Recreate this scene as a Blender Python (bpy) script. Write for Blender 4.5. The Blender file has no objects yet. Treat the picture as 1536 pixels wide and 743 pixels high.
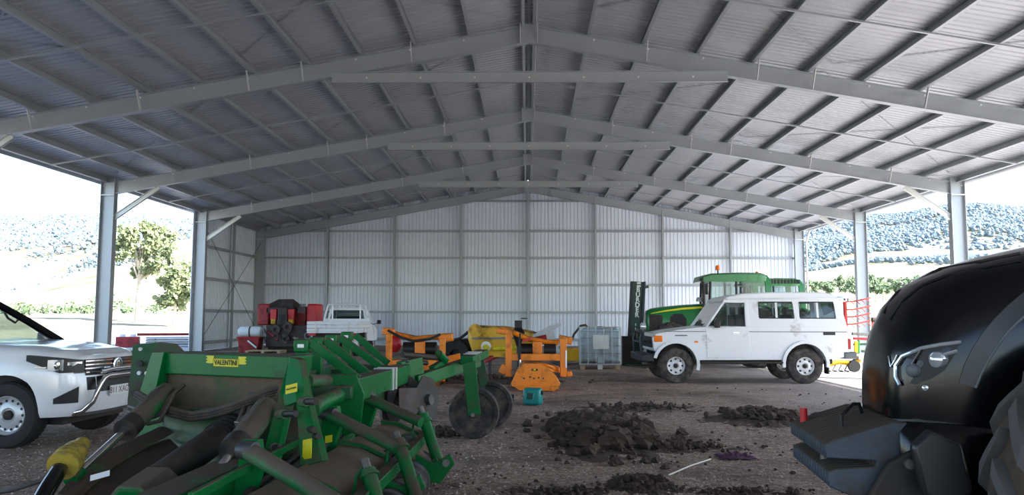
import bpy, bmesh, math, random
from mathutils import Vector, Matrix, noise
R = math.radians
random.seed(7)
scene = bpy.context.scene
COL = scene.collection

# ------------------------------------------------------------------ camera
W, H, F = 1536, 743, 1190.1
CAM = Vector((-0.028, 0.0, 1.5))
PITCH, YAW, ROLL = 0.08692, 0.01953, 0.00269
FW = Vector((-math.sin(YAW)*math.cos(PITCH), math.cos(YAW)*math.cos(PITCH), math.sin(PITCH)))
_rt = Vector((math.cos(YAW), math.sin(YAW), 0.0))
_up = _rt.cross(FW)
RT = _rt*math.cos(ROLL) + _up*math.sin(ROLL)
UP = _up*math.cos(ROLL) - _rt*math.sin(ROLL)
cam_data = bpy.data.cameras.new('camera')
cam_data.sensor_width = 36.0
cam_data.sensor_fit = 'HORIZONTAL'
cam_data.lens = F*36.0/W
cam_data.clip_end = 6000
cam = bpy.data.objects.new('camera', cam_data)
COL.objects.link(cam)
m3 = Matrix((RT, UP, -FW)).transposed()
cam.matrix_world = Matrix.Translation(CAM) @ m3.to_4x4()
scene.camera = cam

# ------------------------------------------------------------------ light
SUN_TO = Vector((1.0, -0.30, 0.80)).normalized()      # direction towards the sun
world = bpy.data.worlds.new('sky_world')
scene.world = world
world.use_nodes = True
wn = world.node_tree
bg = wn.nodes['Background']
sky = wn.nodes.new('ShaderNodeTexSky')
sky.sky_type = 'NISHITA'
sky.sun_disc = False
sky.sun_elevation = math.asin(SUN_TO.z)
sky.sun_rotation = math.atan2(SUN_TO.x, SUN_TO.y)
sky.altitude = 300
sky.air_density = 1.0
sky.dust_density = 1.0
sky.ozone_density = 1.2
wn.links.new(sky.outputs[0], bg.inputs[0])
bg.inputs[1].default_value = 0.55
sd = bpy.data.lights.new('sun', 'SUN')
sd.energy = 19.0
sd.angle = R(0.6)
sd.color = (1.0, 0.985, 0.955)
sun = bpy.data.objects.new('sun', sd)
COL.objects.link(sun)
sun.rotation_euler = SUN_TO.to_track_quat('Z', 'Y').to_euler()
sun.location = (30, -10, 40)
vs = scene.view_settings
vs.view_transform = 'Standard'
vs.look = 'None'
vs.gamma = 1.0
vs.use_curve_mapping = False
vs.exposure = 0.28
scene.cycles.max_bounces = 8
scene.cycles.diffuse_bounces = 5
scene.cycles.glossy_bounces = 4
scene.cycles.transparent_max_bounces = 12

# ------------------------------------------------------------------ helpers
def V(*a): return Vector(a)
def P(x, y, Y):
    """pixel of the photograph -> point of the place at world depth Y"""
    d = FW + RT*((x - W/2)/F) - UP*((y - H/2)/F)
    return CAM + d*((Y - CAM.y)/d.y)
def G(x, y, z=0.0):
    """pixel -> point on the level z"""
    d = FW + RT*((x - W/2)/F) - UP*((y - H/2)/F)
    return CAM + d*((z - CAM.z)/d.z)

OFF = {}
def tag(o, label=None, cat=None, group=None, kind=None):
    if label: o['label'] = label
    if cat: o['category'] = cat
    if group: o['group'] = group
    if kind: o['kind'] = kind
    return o
def thing(name, label, cat, loc=(0, 0, 0), rz=0.0, group=None, world=False, kind=None):
    o = bpy.data.objects.new(name, None)
    o.empty_display_size = 0.2
    COL.objects.link(o)
    o.location = loc
    o.rotation_euler = (0, 0, rz)
    if world: OFF[o.name] = Vector(loc)
    return tag(o, label, cat, group, kind)

class MB:
    def __init__(s): s.v = []; s.f = []
    def add(s, vs, fs):
        b = len(s.v)
        s.v += [tuple(p) for p in vs]
        s.f += [tuple(b+i for i in f) for f in fs]
        return s
    def box(s, x0, x1, y0, y1, z0, z1):
        return s.add([(x0,y0,z0),(x1,y0,z0),(x1,y1,z0),(x0,y1,z0),(x0,y0,z1),(x1,y0,z1),(x1,y1,z1),(x0,y1,z1)],
                     [(0,3,2,1),(4,5,6,7),(0,1,5,4),(1,2,6,5),(2,3,7,6),(3,0,4,7)])
    def frame(s, p0, p1, up=(0,0,1)):
        p0, p1 = Vector(p0), Vector(p1)
        d = (p1-p0).normalized(); u = Vector(up)
        if abs(d.dot(u.normalized())) > 0.98: u = Vector((0,1,0)) if abs(d.y) < .9 else Vector((1,0,0))
        sd_ = d.cross(u).normalized(); u = sd_.cross(d).normalized()
        return p0, p1, d, sd_, u
    def bar(s, p0, p1, w, h, up=(0,0,1), w1=None, h1=None):
        p0, p1, d, a, u = s.frame(p0, p1, up)
        w1 = w if w1 is None else w1; h1 = h if h1 is None else h1
        vs = [p0-a*w/2-u*h/2, p0+a*w/2-u*h/2, p0+a*w/2+u*h/2, p0-a*w/2+u*h/2,
              p1-a*w1/2-u*h1/2, p1+a*w1/2-u*h1/2, p1+a*w1/2+u*h1/2, p1-a*w1/2+u*h1/2]
        return s.add(vs, [(0,1,2,3),(7,6,5,4),(0,4,5,1),(1,5,6,2),(2,6,7,3),(3,7,4,0)])
    def cyl(s, p0, p1, r, r2=None, n=16, caps=True):
        p0, p1, d, a, u = s.frame(p0, p1)
        r2 = r if r2 is None else r2
        vs = []
        for p, q in ((p0, r), (p1, r2)):
            for i in range(n):
                t = 2*math.pi*i/n
                vs.append(p + (a*math.cos(t) + u*math.sin(t))*q)
        fs = [(i, (i+1) % n, n+(i+1) % n, n+i) for i in range(n)]
        if caps: fs += [tuple(range(n-1, -1, -1)), tuple(range(n, 2*n))]
        return s.add(vs, fs)
    def tube(s, pts, r, n=8, closed=False):
        pts = [Vector(p) for p in pts]; m = len(pts); vs = []; fs = []
        u = None
        for i in range(m):
            a_ = pts[(i-1) % m] if (closed or i > 0) else pts[i]
            b_ = pts[(i+1) % m] if (closed or i < m-1) else pts[i]
            d = (b_-a_).normalized()
            if u is None:
                u = Vector((0,0,1)) if abs(d.z) < .9 else Vector((1,0,0))
            sd_ = d.cross(u).normalized(); u = sd_.cross(d).normalized()
            rr = r[i] if isinstance(r, (list, tuple)) else r
            for k in range(n):
                t = 2*math.pi*k/n
                vs.append(pts[i] + (sd_*math.cos(t)+u*math.sin(t))*rr)
        for i in range(m if closed else m-1):
            j = (i+1) % m
            for k in range(n):
                fs.append((i*n+k, i*n+(k+1) % n, j*n+(k+1) % n, j*n+k))
        if not closed: fs += [tuple(range(n-1, -1, -1)), tuple((m-1)*n+k for k in range(n))]
        return s.add(vs, fs)
    def lathe(s, prof, c=(0,0,0), axis=(0,1,0), n=32, closed=False):
        c = Vector(c); ax = Vector(axis).normalized()
        a = ax.orthogonal().normalized(); b = ax.cross(a)
        vs = []; fs = []; m = len(prof)
        for i in range(n):
            t = 2*math.pi*i/n
            e = a*math.cos(t)+b*math.sin(t)
            for r, h in prof: vs.append(c + e*r + ax*h)
        for i in range(n):
            j = (i+1) % n
            for k in range(m if closed else m-1):
                l = (k+1) % m
                fs.append((i*m+k, j*m+k, j*m+l, i*m+l))
        return s.add(vs, fs)
    def prism(s, poly, vec):
        poly = [Vector(p) for p in poly]; vec = Vector(vec); n = len(poly)
        vs = poly + [p+vec for p in poly]
        fs = [tuple(range(n-1, -1, -1)), tuple(range(n, 2*n))] + [(i, (i+1) % n, n+(i+1) % n, n+i) for i in range(n)]
        return s.add(vs, fs)
    def loft(s, rings, cap=True, closed=True):
        n = len(rings[0]); vs = []; fs = []
        for r in rings: vs += [Vector(p) for p in r]
        for i in range(len(rings)-1):
            for k in range(n if closed else n-1):
                l = (k+1) % n
                fs.append((i*n+k, i*n+l, (i+1)*n+l, (i+1)*n+k))
        if cap and closed:
            fs += [tuple(range(n-1, -1, -1)), tuple((len(rings)-1)*n+k for k in range(n))]
        return s.add(vs, fs)
    def ball(s, c, r, nu=12, nv=8, jit=0.0):
        c = Vector(c); r = r if isinstance(r, (tuple, list)) else (r, r, r)
        vs = [c+Vector((0,0,r[2]))]; fs = []
        for j in range(1, nv):
            ph = math.pi*j/nv
            for i in range(nu):
                t = 2*math.pi*i/nu
                k = 1+random.uniform(-jit, jit)
                vs.append(c+Vector((r[0]*math.sin(ph)*math.cos(t)*k, r[1]*math.sin(ph)*math.sin(t)*k, r[2]*math.cos(ph)*k)))
        vs.append(c-Vector((0,0,r[2])))
        for i in range(nu): fs.append((0, 1+i, 1+(i+1) % nu))
        for j in range(nv-2):
            for i in range(nu):
                a = 1+j*nu+i; b = 1+j*nu+(i+1) % nu
                fs.append((a, a+nu, b+nu, b))
        e = len(vs)-1; o = 1+(nv-2)*nu
        for i in range(nu): fs.append((o+i, e, o+(i+1) % nu))
        return s.add(vs, fs)
    def xf(s, M):
        s.v = [tuple(M @ Vector(p)) for p in s.v]; return s
    def mesh(s, name, off=None, smooth=35):
        me = bpy.data.meshes.new(name)
        vs = s.v if off is None else [(p[0]-off.x, p[1]-off.y, p[2]-off.z) for p in s.v]
        me.from_pydata(vs, [], s.f)
        bm = bmesh.new(); bm.from_mesh(me)
        bmesh.ops.recalc_face_normals(bm, faces=bm.faces)
        bm.to_mesh(me); bm.free()
        if smooth:
            me.polygons.foreach_set('use_smooth', [True]*len(me.polygons))
            me.set_sharp_from_angle(angle=R(smooth))
        return me
    def build(s, name, mat, parent=None, bevel=0, smooth=35, seg=2):
        off = OFF.get(parent.name) if parent is not None else None
        o = bpy.data.objects.new(name, s.mesh(name, off, smooth))
        COL.objects.link(o)
        if mat is not None: o.data.materials.append(mat)
        if parent is not None:
            o.parent = parent
            if off is not None: OFF[o.name] = off
        if bevel:
            b = o.modifiers.new('bevel', 'BEVEL'); b.width = bevel; b.segments = seg
            b.limit_method = 'ANGLE'; b.angle_limit = R(28); b.use_clamp_overlap = True
        return o

def builds(mb, name, mat, parent=None, bevel=0, smooth=35):
    """one object for each separate piece of the shape"""
    par = list(range(len(mb.v)))
    def find(a):
        while par[a] != a: par[a] = par[par[a]]; a = par[a]
        return a
    for f in mb.f:
        for i in f[1:]: par[find(i)] = find(f[0])
    groups = {}
    for f in mb.f: groups.setdefault(find(f[0]), []).append(f)
    out = []
    for fs in groups.values():
        ids = sorted({i for f in fs for i in f}); mp = {j: k for k, j in enumerate(ids)}
        q = MB(); q.v = [mb.v[j] for j in ids]; q.f = [tuple(mp[i] for i in f) for f in fs]
        out.append(q.build(name, mat, parent, bevel, smooth))
    return out
def cut(o, mb):
    """subtract a cutter shape from a mesh object, for good"""
    c = bpy.data.objects.new('cutter', mb.mesh('cutter', None, 0)); COL.objects.link(c)
    c.matrix_world = Matrix()
    keep = [(m.type, m.width, m.segments) for m in o.modifiers if m.type == 'BEVEL']
    par = o.parent; o.parent = None
    for m in list(o.modifiers): o.modifiers.remove(m)
    b = o.modifiers.new('cut', 'BOOLEAN'); b.operation = 'DIFFERENCE'; b.object = c; b.solver = 'EXACT'
    bpy.context.view_layer.update()
    me = bpy.data.meshes.new_from_object(o.evaluated_get(bpy.context.evaluated_depsgraph_get()))
    o.modifiers.clear(); old = o.data; o.data = me; me.name = old.name
    bpy.data.objects.remove(c, do_unlink=True)
    o.parent = par
    me.polygons.foreach_set('use_smooth', [True]*len(me.polygons)); me.set_sharp_from_angle(angle=R(35))
    for t, w, sg in keep:
        b = o.modifiers.new('bevel', 'BEVEL'); b.width = w; b.segments = sg; b.limit_method = 'ANGLE'; b.angle_limit = R(40)
    return o

def place(name, me, parent, loc=(0,0,0), rot=(0,0,0), scale=(1,1,1)):
    o = bpy.data.objects.new(name, me); COL.objects.link(o)
    o.parent = parent; o.location = loc; o.rotation_euler = rot; o.scale = scale
    return o

def text(name, s, size, M, mat, parent, ext=0.002, sx=1.0, bold=0.0):
    cu = bpy.data.curves.new(name, 'FONT'); cu.body = s; cu.size = size; cu.extrude = ext
    cu.align_x = 'CENTER'; cu.align_y = 'CENTER'; cu.offset = bold
    t = bpy.data.objects.new(name, cu); COL.objects.link(t)
    bpy.context.view_layer.update()
    me = bpy.data.meshes.new_from_object(t.evaluated_get(bpy.context.evaluated_depsgraph_get()))
    bpy.data.objects.remove(t, do_unlink=True)
    me.transform(M @ Matrix.Diagonal((sx, 1, 1, 1)))
    off = OFF.get(parent.name)
    if off is not None: me.transform(Matrix.Translation(-off))
    me.materials.clear(); me.materials.append(mat)
    o = bpy.data.objects.new(name, me); COL.objects.link(o); o.parent = parent
    if off is not None: OFF[o.name] = off
    return o
def basis(o, x, y):
    """matrix with origin o, local X along x, local Y close to y"""
    x = Vector(x).normalized(); z = x.cross(Vector(y)).normalized(); y = z.cross(x)
    return Matrix.Translation(Vector(o)) @ Matrix((x, y, z)).transposed().to_4x4()

# ------------------------------------------------------------------ materials
def lin(c):
    return tuple((x/12.92 if x <= .04045 else ((x+.055)/1.055)**2.4) for x in c)
def rgb(r, g, b): return lin((r/255, g/255, b/255)) + (1,)
def mat(name, col, rough=.5, metal=0.0, var=0.12, vscale=6.0, dust=None, dusty=0.0, dscale=3.0, bump=0.0, bscale=40.0, spec=.5, up_dust=0.0, coat=0.0):
    m = bpy.data.materials.new(name); m.use_nodes = True
    nt = m.node_tree; b = nt.nodes['Principled BSDF']; L = nt.links.new
    b.inputs['Roughness'].default_value = rough; b.inputs['Metallic'].default_value = metal
    b.inputs['Specular IOR Level'].default_value = spec
    if coat:
        b.inputs['Coat Weight'].default_value = coat; b.inputs['Coat Roughness'].default_value = .06
    tc = nt.nodes.new('ShaderNodeTexCoord')
    n1 = nt.nodes.new('ShaderNodeTexNoise'); n1.inputs['Scale'].default_value = vscale; n1.inputs['Detail'].default_value = 6
    L(tc.outputs['Object'], n1.inputs['Vector'])
    mx = nt.nodes.new('ShaderNodeMix'); mx.data_type = 'RGBA'
    c = col
    mx.inputs[6].default_value = tuple(max(0, x*(1-var)) for x in c[:3])+(1,)
    mx.inputs[7].default_value = tuple(min(1, x*(1+var)) for x in c[:3])+(1,)
    L(n1.outputs['Fac'], mx.inputs[0])
    out = mx.outputs[2]
    if dust is not None:
        n2 = nt.nodes.new('ShaderNodeTexNoise'); n2.inputs['Scale'].default_value = dscale; n2.inputs['Detail'].default_value = 8
        n2.inputs['Roughness'].default_value = .65
        L(tc.outputs['Object'], n2.inputs['Vector'])
        rp = nt.nodes.new('ShaderNodeMapRange'); rp.clamp = True
        t = 1.0-dusty
        rp.inputs[1].default_value = .28+.45*t-.1; rp.inputs[2].default_value = .28+.45*t+.12
        rp.inputs[3].default_value = 0; rp.inputs[4].default_value = 1
        fac = n2.outputs['Fac']
        if up_dust:
            ge = nt.nodes.new('ShaderNodeNewGeometry'); sx = nt.nodes.new('ShaderNodeSeparateXYZ')
            L(ge.outputs['Normal'], sx.inputs[0])
            ma = nt.nodes.new('ShaderNodeMath'); ma.operation = 'MULTIPLY_ADD'
            mxx = nt.nodes.new('ShaderNodeMath'); mxx.operation = 'MAXIMUM'; mxx.inputs[1].default_value = 0
            L(sx.outputs[2], mxx.inputs[0]); L(mxx.outputs[0], ma.inputs[0]); ma.inputs[1].default_value = up_dust
            L(fac, ma.inputs[2]); fac = ma.outputs[0]
        L(fac, rp.inputs[0])
        m2 = nt.nodes.new('ShaderNodeMix'); m2.data_type = 'RGBA'
        L(rp.outputs[0], m2.inputs[0]); L(out, m2.inputs[6]); m2.inputs[7].default_value = dust
        out = m2.outputs[2]
        mr = nt.nodes.new('ShaderNodeMapRange'); mr.inputs[3].default_value = rough; mr.inputs[4].default_value = .9
        L(rp.outputs[0], mr.inputs[0]); L(mr.outputs[0], b.inputs['Roughness'])
        if metal:
            mm = nt.nodes.new('ShaderNodeMapRange'); mm.inputs[3].default_value = metal; mm.inputs[4].default_value = 0
            L(rp.outputs[0], mm.inputs[0]); L(mm.outputs[0], b.inputs['Metallic'])
    L(out, b.inputs['Base Color'])
    if bump:
        n3 = nt.nodes.new('ShaderNodeTexNoise'); n3.inputs['Scale'].default_value = bscale; n3.inputs['Detail'].default_value = 5
        L(tc.outputs['Object'], n3.inputs['Vector'])
        bp = nt.nodes.new('ShaderNodeBump'); bp.inputs['Strength'].default_value = bump; bp.inputs['Distance'].default_value = .02
        L(n3.outputs['Fac'], bp.inputs['Height']); L(bp.outputs[0], b.inputs['Normal'])
    return m
def glass_mat(name, tint=(.75,.85,.85,1), refl=1.0):
    m = bpy.data.materials.new(name); m.use_nodes = True
    nt = m.node_tree; nt.nodes.clear(); L = nt.links.new
    o = nt.nodes.new('ShaderNodeOutputMaterial'); tr = nt.nodes.new('ShaderNodeBsdfTransparent'); gl = nt.nodes.new('ShaderNodeBsdfGlossy')
    tr.inputs[0].default_value = tint; gl.inputs['Roughness'].default_value = .03; gl.inputs[0].default_value = (refl, refl, refl, 1)
    fr = nt.nodes.new('ShaderNodeFresnel'); fr.inputs[0].default_value = 1.5
    mx = nt.nodes.new('ShaderNodeMixShader')
    L(fr.outputs[0], mx.inputs[0]); L(tr.outputs[0], mx.inputs[1]); L(gl.outputs[0], mx.inputs[2]); L(mx.outputs[0], o.inputs[0])
    return m
DUST = rgb(76, 65, 56)
DUSTL = rgb(150, 135, 118)
M = {}
M['galv'] = mat('galvanised_steel', rgb(166, 171, 176), .42, .55, .10, 25)
M['galv_brace'] = mat('galvanised_brace', rgb(205, 207, 205), .4, .4, .06, 20)
M['roof'] = mat('roof_sheet_underside', rgb(174, 177, 184), .40, .35, .06, 2)
M['wall'] = mat('zinc_wall_sheet', rgb(224, 233, 245), .38, .15, .05, 1.2)
M['bolt'] = mat('bright_bolt', rgb(225, 225, 220), .35, .3, .05)
M['white_paint'] = mat('white_car_paint', rgb(232, 234, 238), .16, 0, .02, 1, coat=.6, spec=.5)
M['white_old'] = mat('old_white_paint', rgb(226, 228, 234), .32, 0, .03, 2, dust=rgb(120, 88, 60), dusty=.12, dscale=2.2, coat=.2)
M['white_tray'] = mat('white_tray_paint', rgb(222, 226, 232), .4, .1, .05, 3, dust=DUSTL, dusty=.2)
M['glass'] = glass_mat('window_glass', (.60, .68, .66, 1))
M['glass_dark'] = glass_mat('tinted_glass', (.30, .36, .36, 1))
M['rubber'] = mat('tyre_rubber', rgb(42, 41, 42), .8, 0, .2, 12, dust=rgb(96, 86, 80), dusty=.42, dscale=6, bump=.2)
M['rubber_clean'] = mat('dark_tyre_rubber', rgb(30, 30, 32), .75, 0, .2, 14, bump=.15)
M['mud_tyre'] = mat('muddy_tyre_rubber', rgb(78, 76, 76), .8, 0, .15, 10, bump=.3)
M['mud'] = mat('caked_mud', rgb(72, 60, 50), .95, 0, .4, 18, bump=.8, bscale=24)
M['rim'] = mat('silver_steel_rim', rgb(196, 198, 202), .35, .4, .06, 8)
M['rim_white'] = mat('white_spoke_rim', rgb(228, 228, 232), .4, .1, .05, 8, dust=DUST, dusty=.15)
M['black'] = mat('black_plastic', rgb(22, 22, 24), .5, 0, .2, 8)
M['black_dirty'] = mat('dirty_black_steel', rgb(30, 29, 29), .6, .1, .3, 8, dust=rgb(62, 52, 45), dusty=.45, dscale=5)
M['chrome'] = mat('chrome', rgb(225, 225, 228), .12, 1, .03)
M['green'] = mat('green_paint', rgb(2, 98, 45), .34, 0, .15, 3, dust=DUST, dusty=.14, dscale=4, up_dust=.32, bump=.05, spec=.22)
M['green_dark'] = mat('dark_green_paint', rgb(6, 72, 36), .4, 0, .12, 3, dust=DUST, dusty=.3, dscale=4, up_dust=.35)
M['green_dusty'] = mat('dust_covered_green_paint', rgb(6, 104, 52), .5, 0, .15, 3, dust=rgb(84, 74, 64), dusty=.45, dscale=3, up_dust=.35, bump=.15)
M['soil_plate'] = mat('soil_covered_plate', rgb(92, 78, 62), .9, 0, .3, 9, dust=rgb(20, 82, 46), dusty=.2, dscale=3, bump=.3)
M['tractor_green'] = mat('tractor_green_paint', rgb(20, 118, 56), .28, 0, .05, 3, coat=.3)
M['tractor_yellow'] = mat('yellow_stripe', rgb(214, 214, 40), .4, 0, .05)
M['yellow'] = mat('yellow_paint', rgb(212, 166, 14), .4, 0, .1, 3, dust=DUST, dusty=.25, up_dust=.15)
M['mustard'] = mat('dusty_mustard_plastic', rgb(160, 140, 52), .5, 0, .12, 8, dust=DUST, dusty=.35, dscale=8)
M['yellow_decal'] = mat('yellow_decal', rgb(206, 196, 20), .45, 0, .06, 8, dust=DUST, dusty=.2, dscale=12)
M['orange'] = mat('orange_paint', rgb(238, 132, 14), .38, 0, .1, 3, dust=rgb(110, 72, 36), dusty=.28, dscale=3, up_dust=.15)
M['red'] = mat('red_paint', rgb(150, 26, 34), .45, 0, .2, 3, dust=rgb(70, 40, 36), dusty=.4)
M['red_bright'] = mat('bright_red_paint', rgb(190, 30, 40), .4, 0, .1, 3)
M['red_faded'] = mat('faded_red_paint', rgb(214, 96, 82), .55, 0, .15, 3)
M['steel'] = mat('worn_steel', rgb(120, 118, 116), .4, .7, .2, 10, dust=DUST, dusty=.35)
M['steel_dark'] = mat('dark_worn_steel', rgb(70, 72, 78), .45, .5, .25, 8, dust=DUST, dusty=.4)
M['machine_dark'] = mat('greasy_dark_machinery', rgb(52, 46, 48), .55, .2, .4, 10, dust=rgb(78, 66, 60), dusty=.45, dscale=8)
M['hose'] = mat('dusty_rubber_hose', rgb(46, 42, 42), .7, 0, .2, 10, dust=DUST, dusty=.5, dscale=10, up_dust=.3)
M['darkpost'] = mat('dark_green_mast', rgb(8, 58, 46), .4, 0, .15, 4, dust=rgb(40, 48, 44), dusty=.2)
M['white_print'] = mat('white_lettering', rgb(225, 232, 230), .5, 0, .05)
M['black_print'] = mat('black_lettering', rgb(24, 26, 18), .6, 0, .05)
M['ibc'] = mat('milky_plastic_tank', rgb(176, 196, 206), .45, 0, .05, 2, dust=rgb(130, 140, 146), dusty=.3)
M['pallet'] = mat('raw_pallet_wood', rgb(176, 154, 120), .8, 0, .2, 6)
M['teal'] = mat('teal_plastic', rgb(10, 128, 124), .35, 0, .08, 4)
M['navy'] = mat('navy_bumper', rgb(28, 38, 50), .4, .2, .1, 4, dust=DUST, dusty=.25)
M['amber'] = mat('amber_lens', rgb(240, 120, 20), .2, 0, .05)
M['red_lens'] = mat('red_lens', rgb(170, 20, 24), .2, 0, .05)
M['lamp_glass'] = mat('headlamp_reflector', rgb(215, 222, 228), .12, .7, .05)
M['black_gloss'] = mat('black_gloss_paint', rgb(6, 8, 13), .16, 0, .1, 2, spec=.4)
M['black_hood'] = mat('dark_hood_trim', rgb(32, 32, 36), .35, 0, .1, 3)
M['weight'] = mat('cast_weight_paint', rgb(58, 68, 80), .5, .1, .2, 8, dust=rgb(66, 56, 48), dusty=.35, dscale=6, up_dust=.42, bump=.2)
M['grey_plastic'] = mat('grey_plastic', rgb(96, 100, 106), .5, 0, .1, 4)
M['seat'] = mat('seat_fabric', rgb(70, 74, 78), .9, 0, .1, 8)
M['rope'] = mat('pale_rod', rgb(214, 212, 205), .6, 0, .1)
M['rag'] = mat('purple_rag', rgb(88, 58, 84), .95, 0, .3, 20)
M['soil'] = mat('dark_clods', rgb(68, 55, 48), .95, 0, .5, 14, bump=.7, bscale=30)
M['bark'] = mat('pale_gum_bark', rgb(190, 176, 158), .85, 0, .25, 3)
M['white_jug'] = mat('white_plastic_drum', rgb(214, 224, 228), .4, 0, .05)
M['grey_metal'] = mat('grey_arm_paint', rgb(168, 172, 178), .4, .3, .1, 5)
def leaf_mat(name, c1, c2):
    m = mat(name, c1, .7, 0, 0, 3)
    nt = m.node_tree; b = nt.nodes['Principled BSDF']
    n = nt.nodes.new('ShaderNodeTexNoise'); n.inputs['Scale'].default_value = .9; n.inputs['Detail'].default_value = 3
    g = nt.nodes.new('ShaderNodeNewGeometry'); nt.links.new(g.outputs['Position'], n.inputs['Vector'])
    mx = nt.nodes.new('ShaderNodeMix'); mx.data_type = 'RGBA'; mx.inputs[6].default_value = c1; mx.inputs[7].default_value = c2
    r = nt.nodes.new('ShaderNodeMapRange'); r.inputs[1].default_value = .35; r.inputs[2].default_value = .65
    nt.links.new(n.outputs['Fac'], r.inputs[0]); nt.links.new(r.outputs[0], mx.inputs[0]); nt.links.new(mx.outputs[2], b.inputs['Base Color'])
    return m
M['leaf'] = leaf_mat('gum_leaves', rgb(98, 112, 74), rgb(138, 146, 106))
M['forest'] = leaf_mat('blue_grey_gum_forest', rgb(100, 115, 122), rgb(126, 140, 143))  # gum blue grey, paled further to stand in for distance haze
M['bush'] = leaf_mat('bush_leaves', rgb(84, 108, 76), rgb(120, 136, 98))
# ================================================================== the ground
def ground_mat():
    m = bpy.data.materials.new('gravel_ground'); m.use_nodes = True
    nt = m.node_tree; b = nt.nodes['Principled BSDF']; L = nt.links.new; N = nt.nodes.new
    b.inputs['Roughness'].default_value = .9; b.inputs['Specular IOR Level'].default_value = .25
    g = N('ShaderNodeNewGeometry')
    def noi(sc, det=6, ro=.6):
        n = N('ShaderNodeTexNoise'); n.inputs['Scale'].default_value = sc; n.inputs['Detail'].default_value = det; n.inputs['Roughness'].default_value = ro
        L(g.outputs['Position'], n.inputs['Vector']); return n.outputs['Fac']
    def rng(x, a, c, lo=0, hi=1):
        r = N('ShaderNodeMapRange'); r.inputs[1].default_value = a; r.inputs[2].default_value = c; r.inputs[3].default_value = lo; r.inputs[4].default_value = hi
        L(x, r.inputs[0]); return r.outputs[0]
    def mix(f, a, c):
        x = N('ShaderNodeMix'); x.data_type = 'RGBA'; L(f, x.inputs[0])
        for i, q in ((6, a), (7, c)):
            if isinstance(q, tuple): x.inputs[i].default_value = q
            else: L(q, x.inputs[i])
        return x.outputs[2]
    vo = N('ShaderNodeTexVoronoi'); vo.inputs['Scale'].default_value = 42; L(g.outputs['Position'], vo.inputs['Vector'])
    bw = N('ShaderNodeRGBToBW'); L(vo.outputs['Color'], bw.inputs[0])
    stones = mix(rng(bw.outputs[0], .15, .85), rgb(102, 84, 74), rgb(204, 184, 170))
    base = mix(rng(noi(9), .35, .65), stones, rgb(134, 113, 101))
    base = mix(rng(noi(.55, 8, .65), .46, .66), base, rgb(94, 82, 76))       # damp soil trodden in
    base = mix(rng(noi(1.7, 10, .75), .56, .66), base, rgb(70, 57, 49))
    # pale dirt apron and dry grass beyond the roof
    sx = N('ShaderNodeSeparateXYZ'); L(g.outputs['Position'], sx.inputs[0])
    ab0 = N('ShaderNodeMath'); ab0.operation = 'ABSOLUTE'; L(sx.outputs[0], ab0.inputs[0])
    fr_ = N('ShaderNodeMath'); fr_.operation = 'SUBTRACT'; fr_.inputs[0].default_value = -4; L(sx.outputs[1], fr_.inputs[1])
    ab = N('ShaderNodeMath'); ab.operation = 'MAXIMUM'; L(ab0.outputs[0], ab.inputs[0]); L(fr_.outputs[0], ab.inputs[1])
    ns = N('ShaderNodeMath'); ns.operation = 'MULTIPLY_ADD'; L(noi(.3), ns.inputs[0]); ns.inputs[1].default_value = 5; L(ab.outputs[0], ns.inputs[2])
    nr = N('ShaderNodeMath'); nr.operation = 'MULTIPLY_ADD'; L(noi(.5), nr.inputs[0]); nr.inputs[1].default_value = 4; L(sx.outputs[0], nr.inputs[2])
    base = mix(rng(nr.outputs[0], 5.5, 10.5), base, rgb(186, 180, 178))       # paler where the sun falls, sunlight put into the floor colour
    out = mix(rng(ns.outputs[0], 13, 17), base, rgb(178, 170, 164))
    out = mix(rng(ns.outputs[0], 30, 36), out, rgb(160, 150, 122))
    L(out, b.inputs['Base Color'])
    bp = N('ShaderNodeBump'); bp.inputs['Strength'].default_value = .7; bp.inputs['Distance'].default_value = .02
    ad = N('ShaderNodeMath'); ad.operation = 'ADD'; L(vo.outputs['Distance'], ad.inputs[0]); L(noi(14), ad.inputs[1])
    L(ad.outputs[0], bp.inputs['Height']); L(bp.outputs[0], b.inputs['Normal'])
    return m
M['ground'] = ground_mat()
mb = MB()
NR, NA = 40, 96
rr = [0]+[70*((i/NR)**1.5) for i in range(1, NR+1)]
vs_ = [(0, 20, 0)]; fs_ = []
for r in rr[1:]:
    for a in range(NA):
        t = 2*math.pi*a/NA
        vs_.append((r*math.sin(t), 20+r*math.cos(t), 0))
for a in range(NA): fs_.append((0, 1+a, 1+(a+1) % NA))
for i in range(NR-1):
    for a in range(NA):
        p = 1+i*NA+a; q = 1+i*NA+(a+1) % NA
        fs_.append((p, p+NA, q+NA, q))
mb.add(vs_, fs_)
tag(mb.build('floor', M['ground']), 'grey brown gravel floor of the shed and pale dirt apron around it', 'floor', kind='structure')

# hills --------------------------------------------------------------
def interp(x, t):
    if x <= t[0][0]: return t[0][1]
    for (a, u), (b, w) in zip(t, t[1:]):
        if x <= b:
            k = (x-a)/(b-a); k = k*k*(3-2*k); return u+(w-u)*k
    return t[-1][1]
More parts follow.
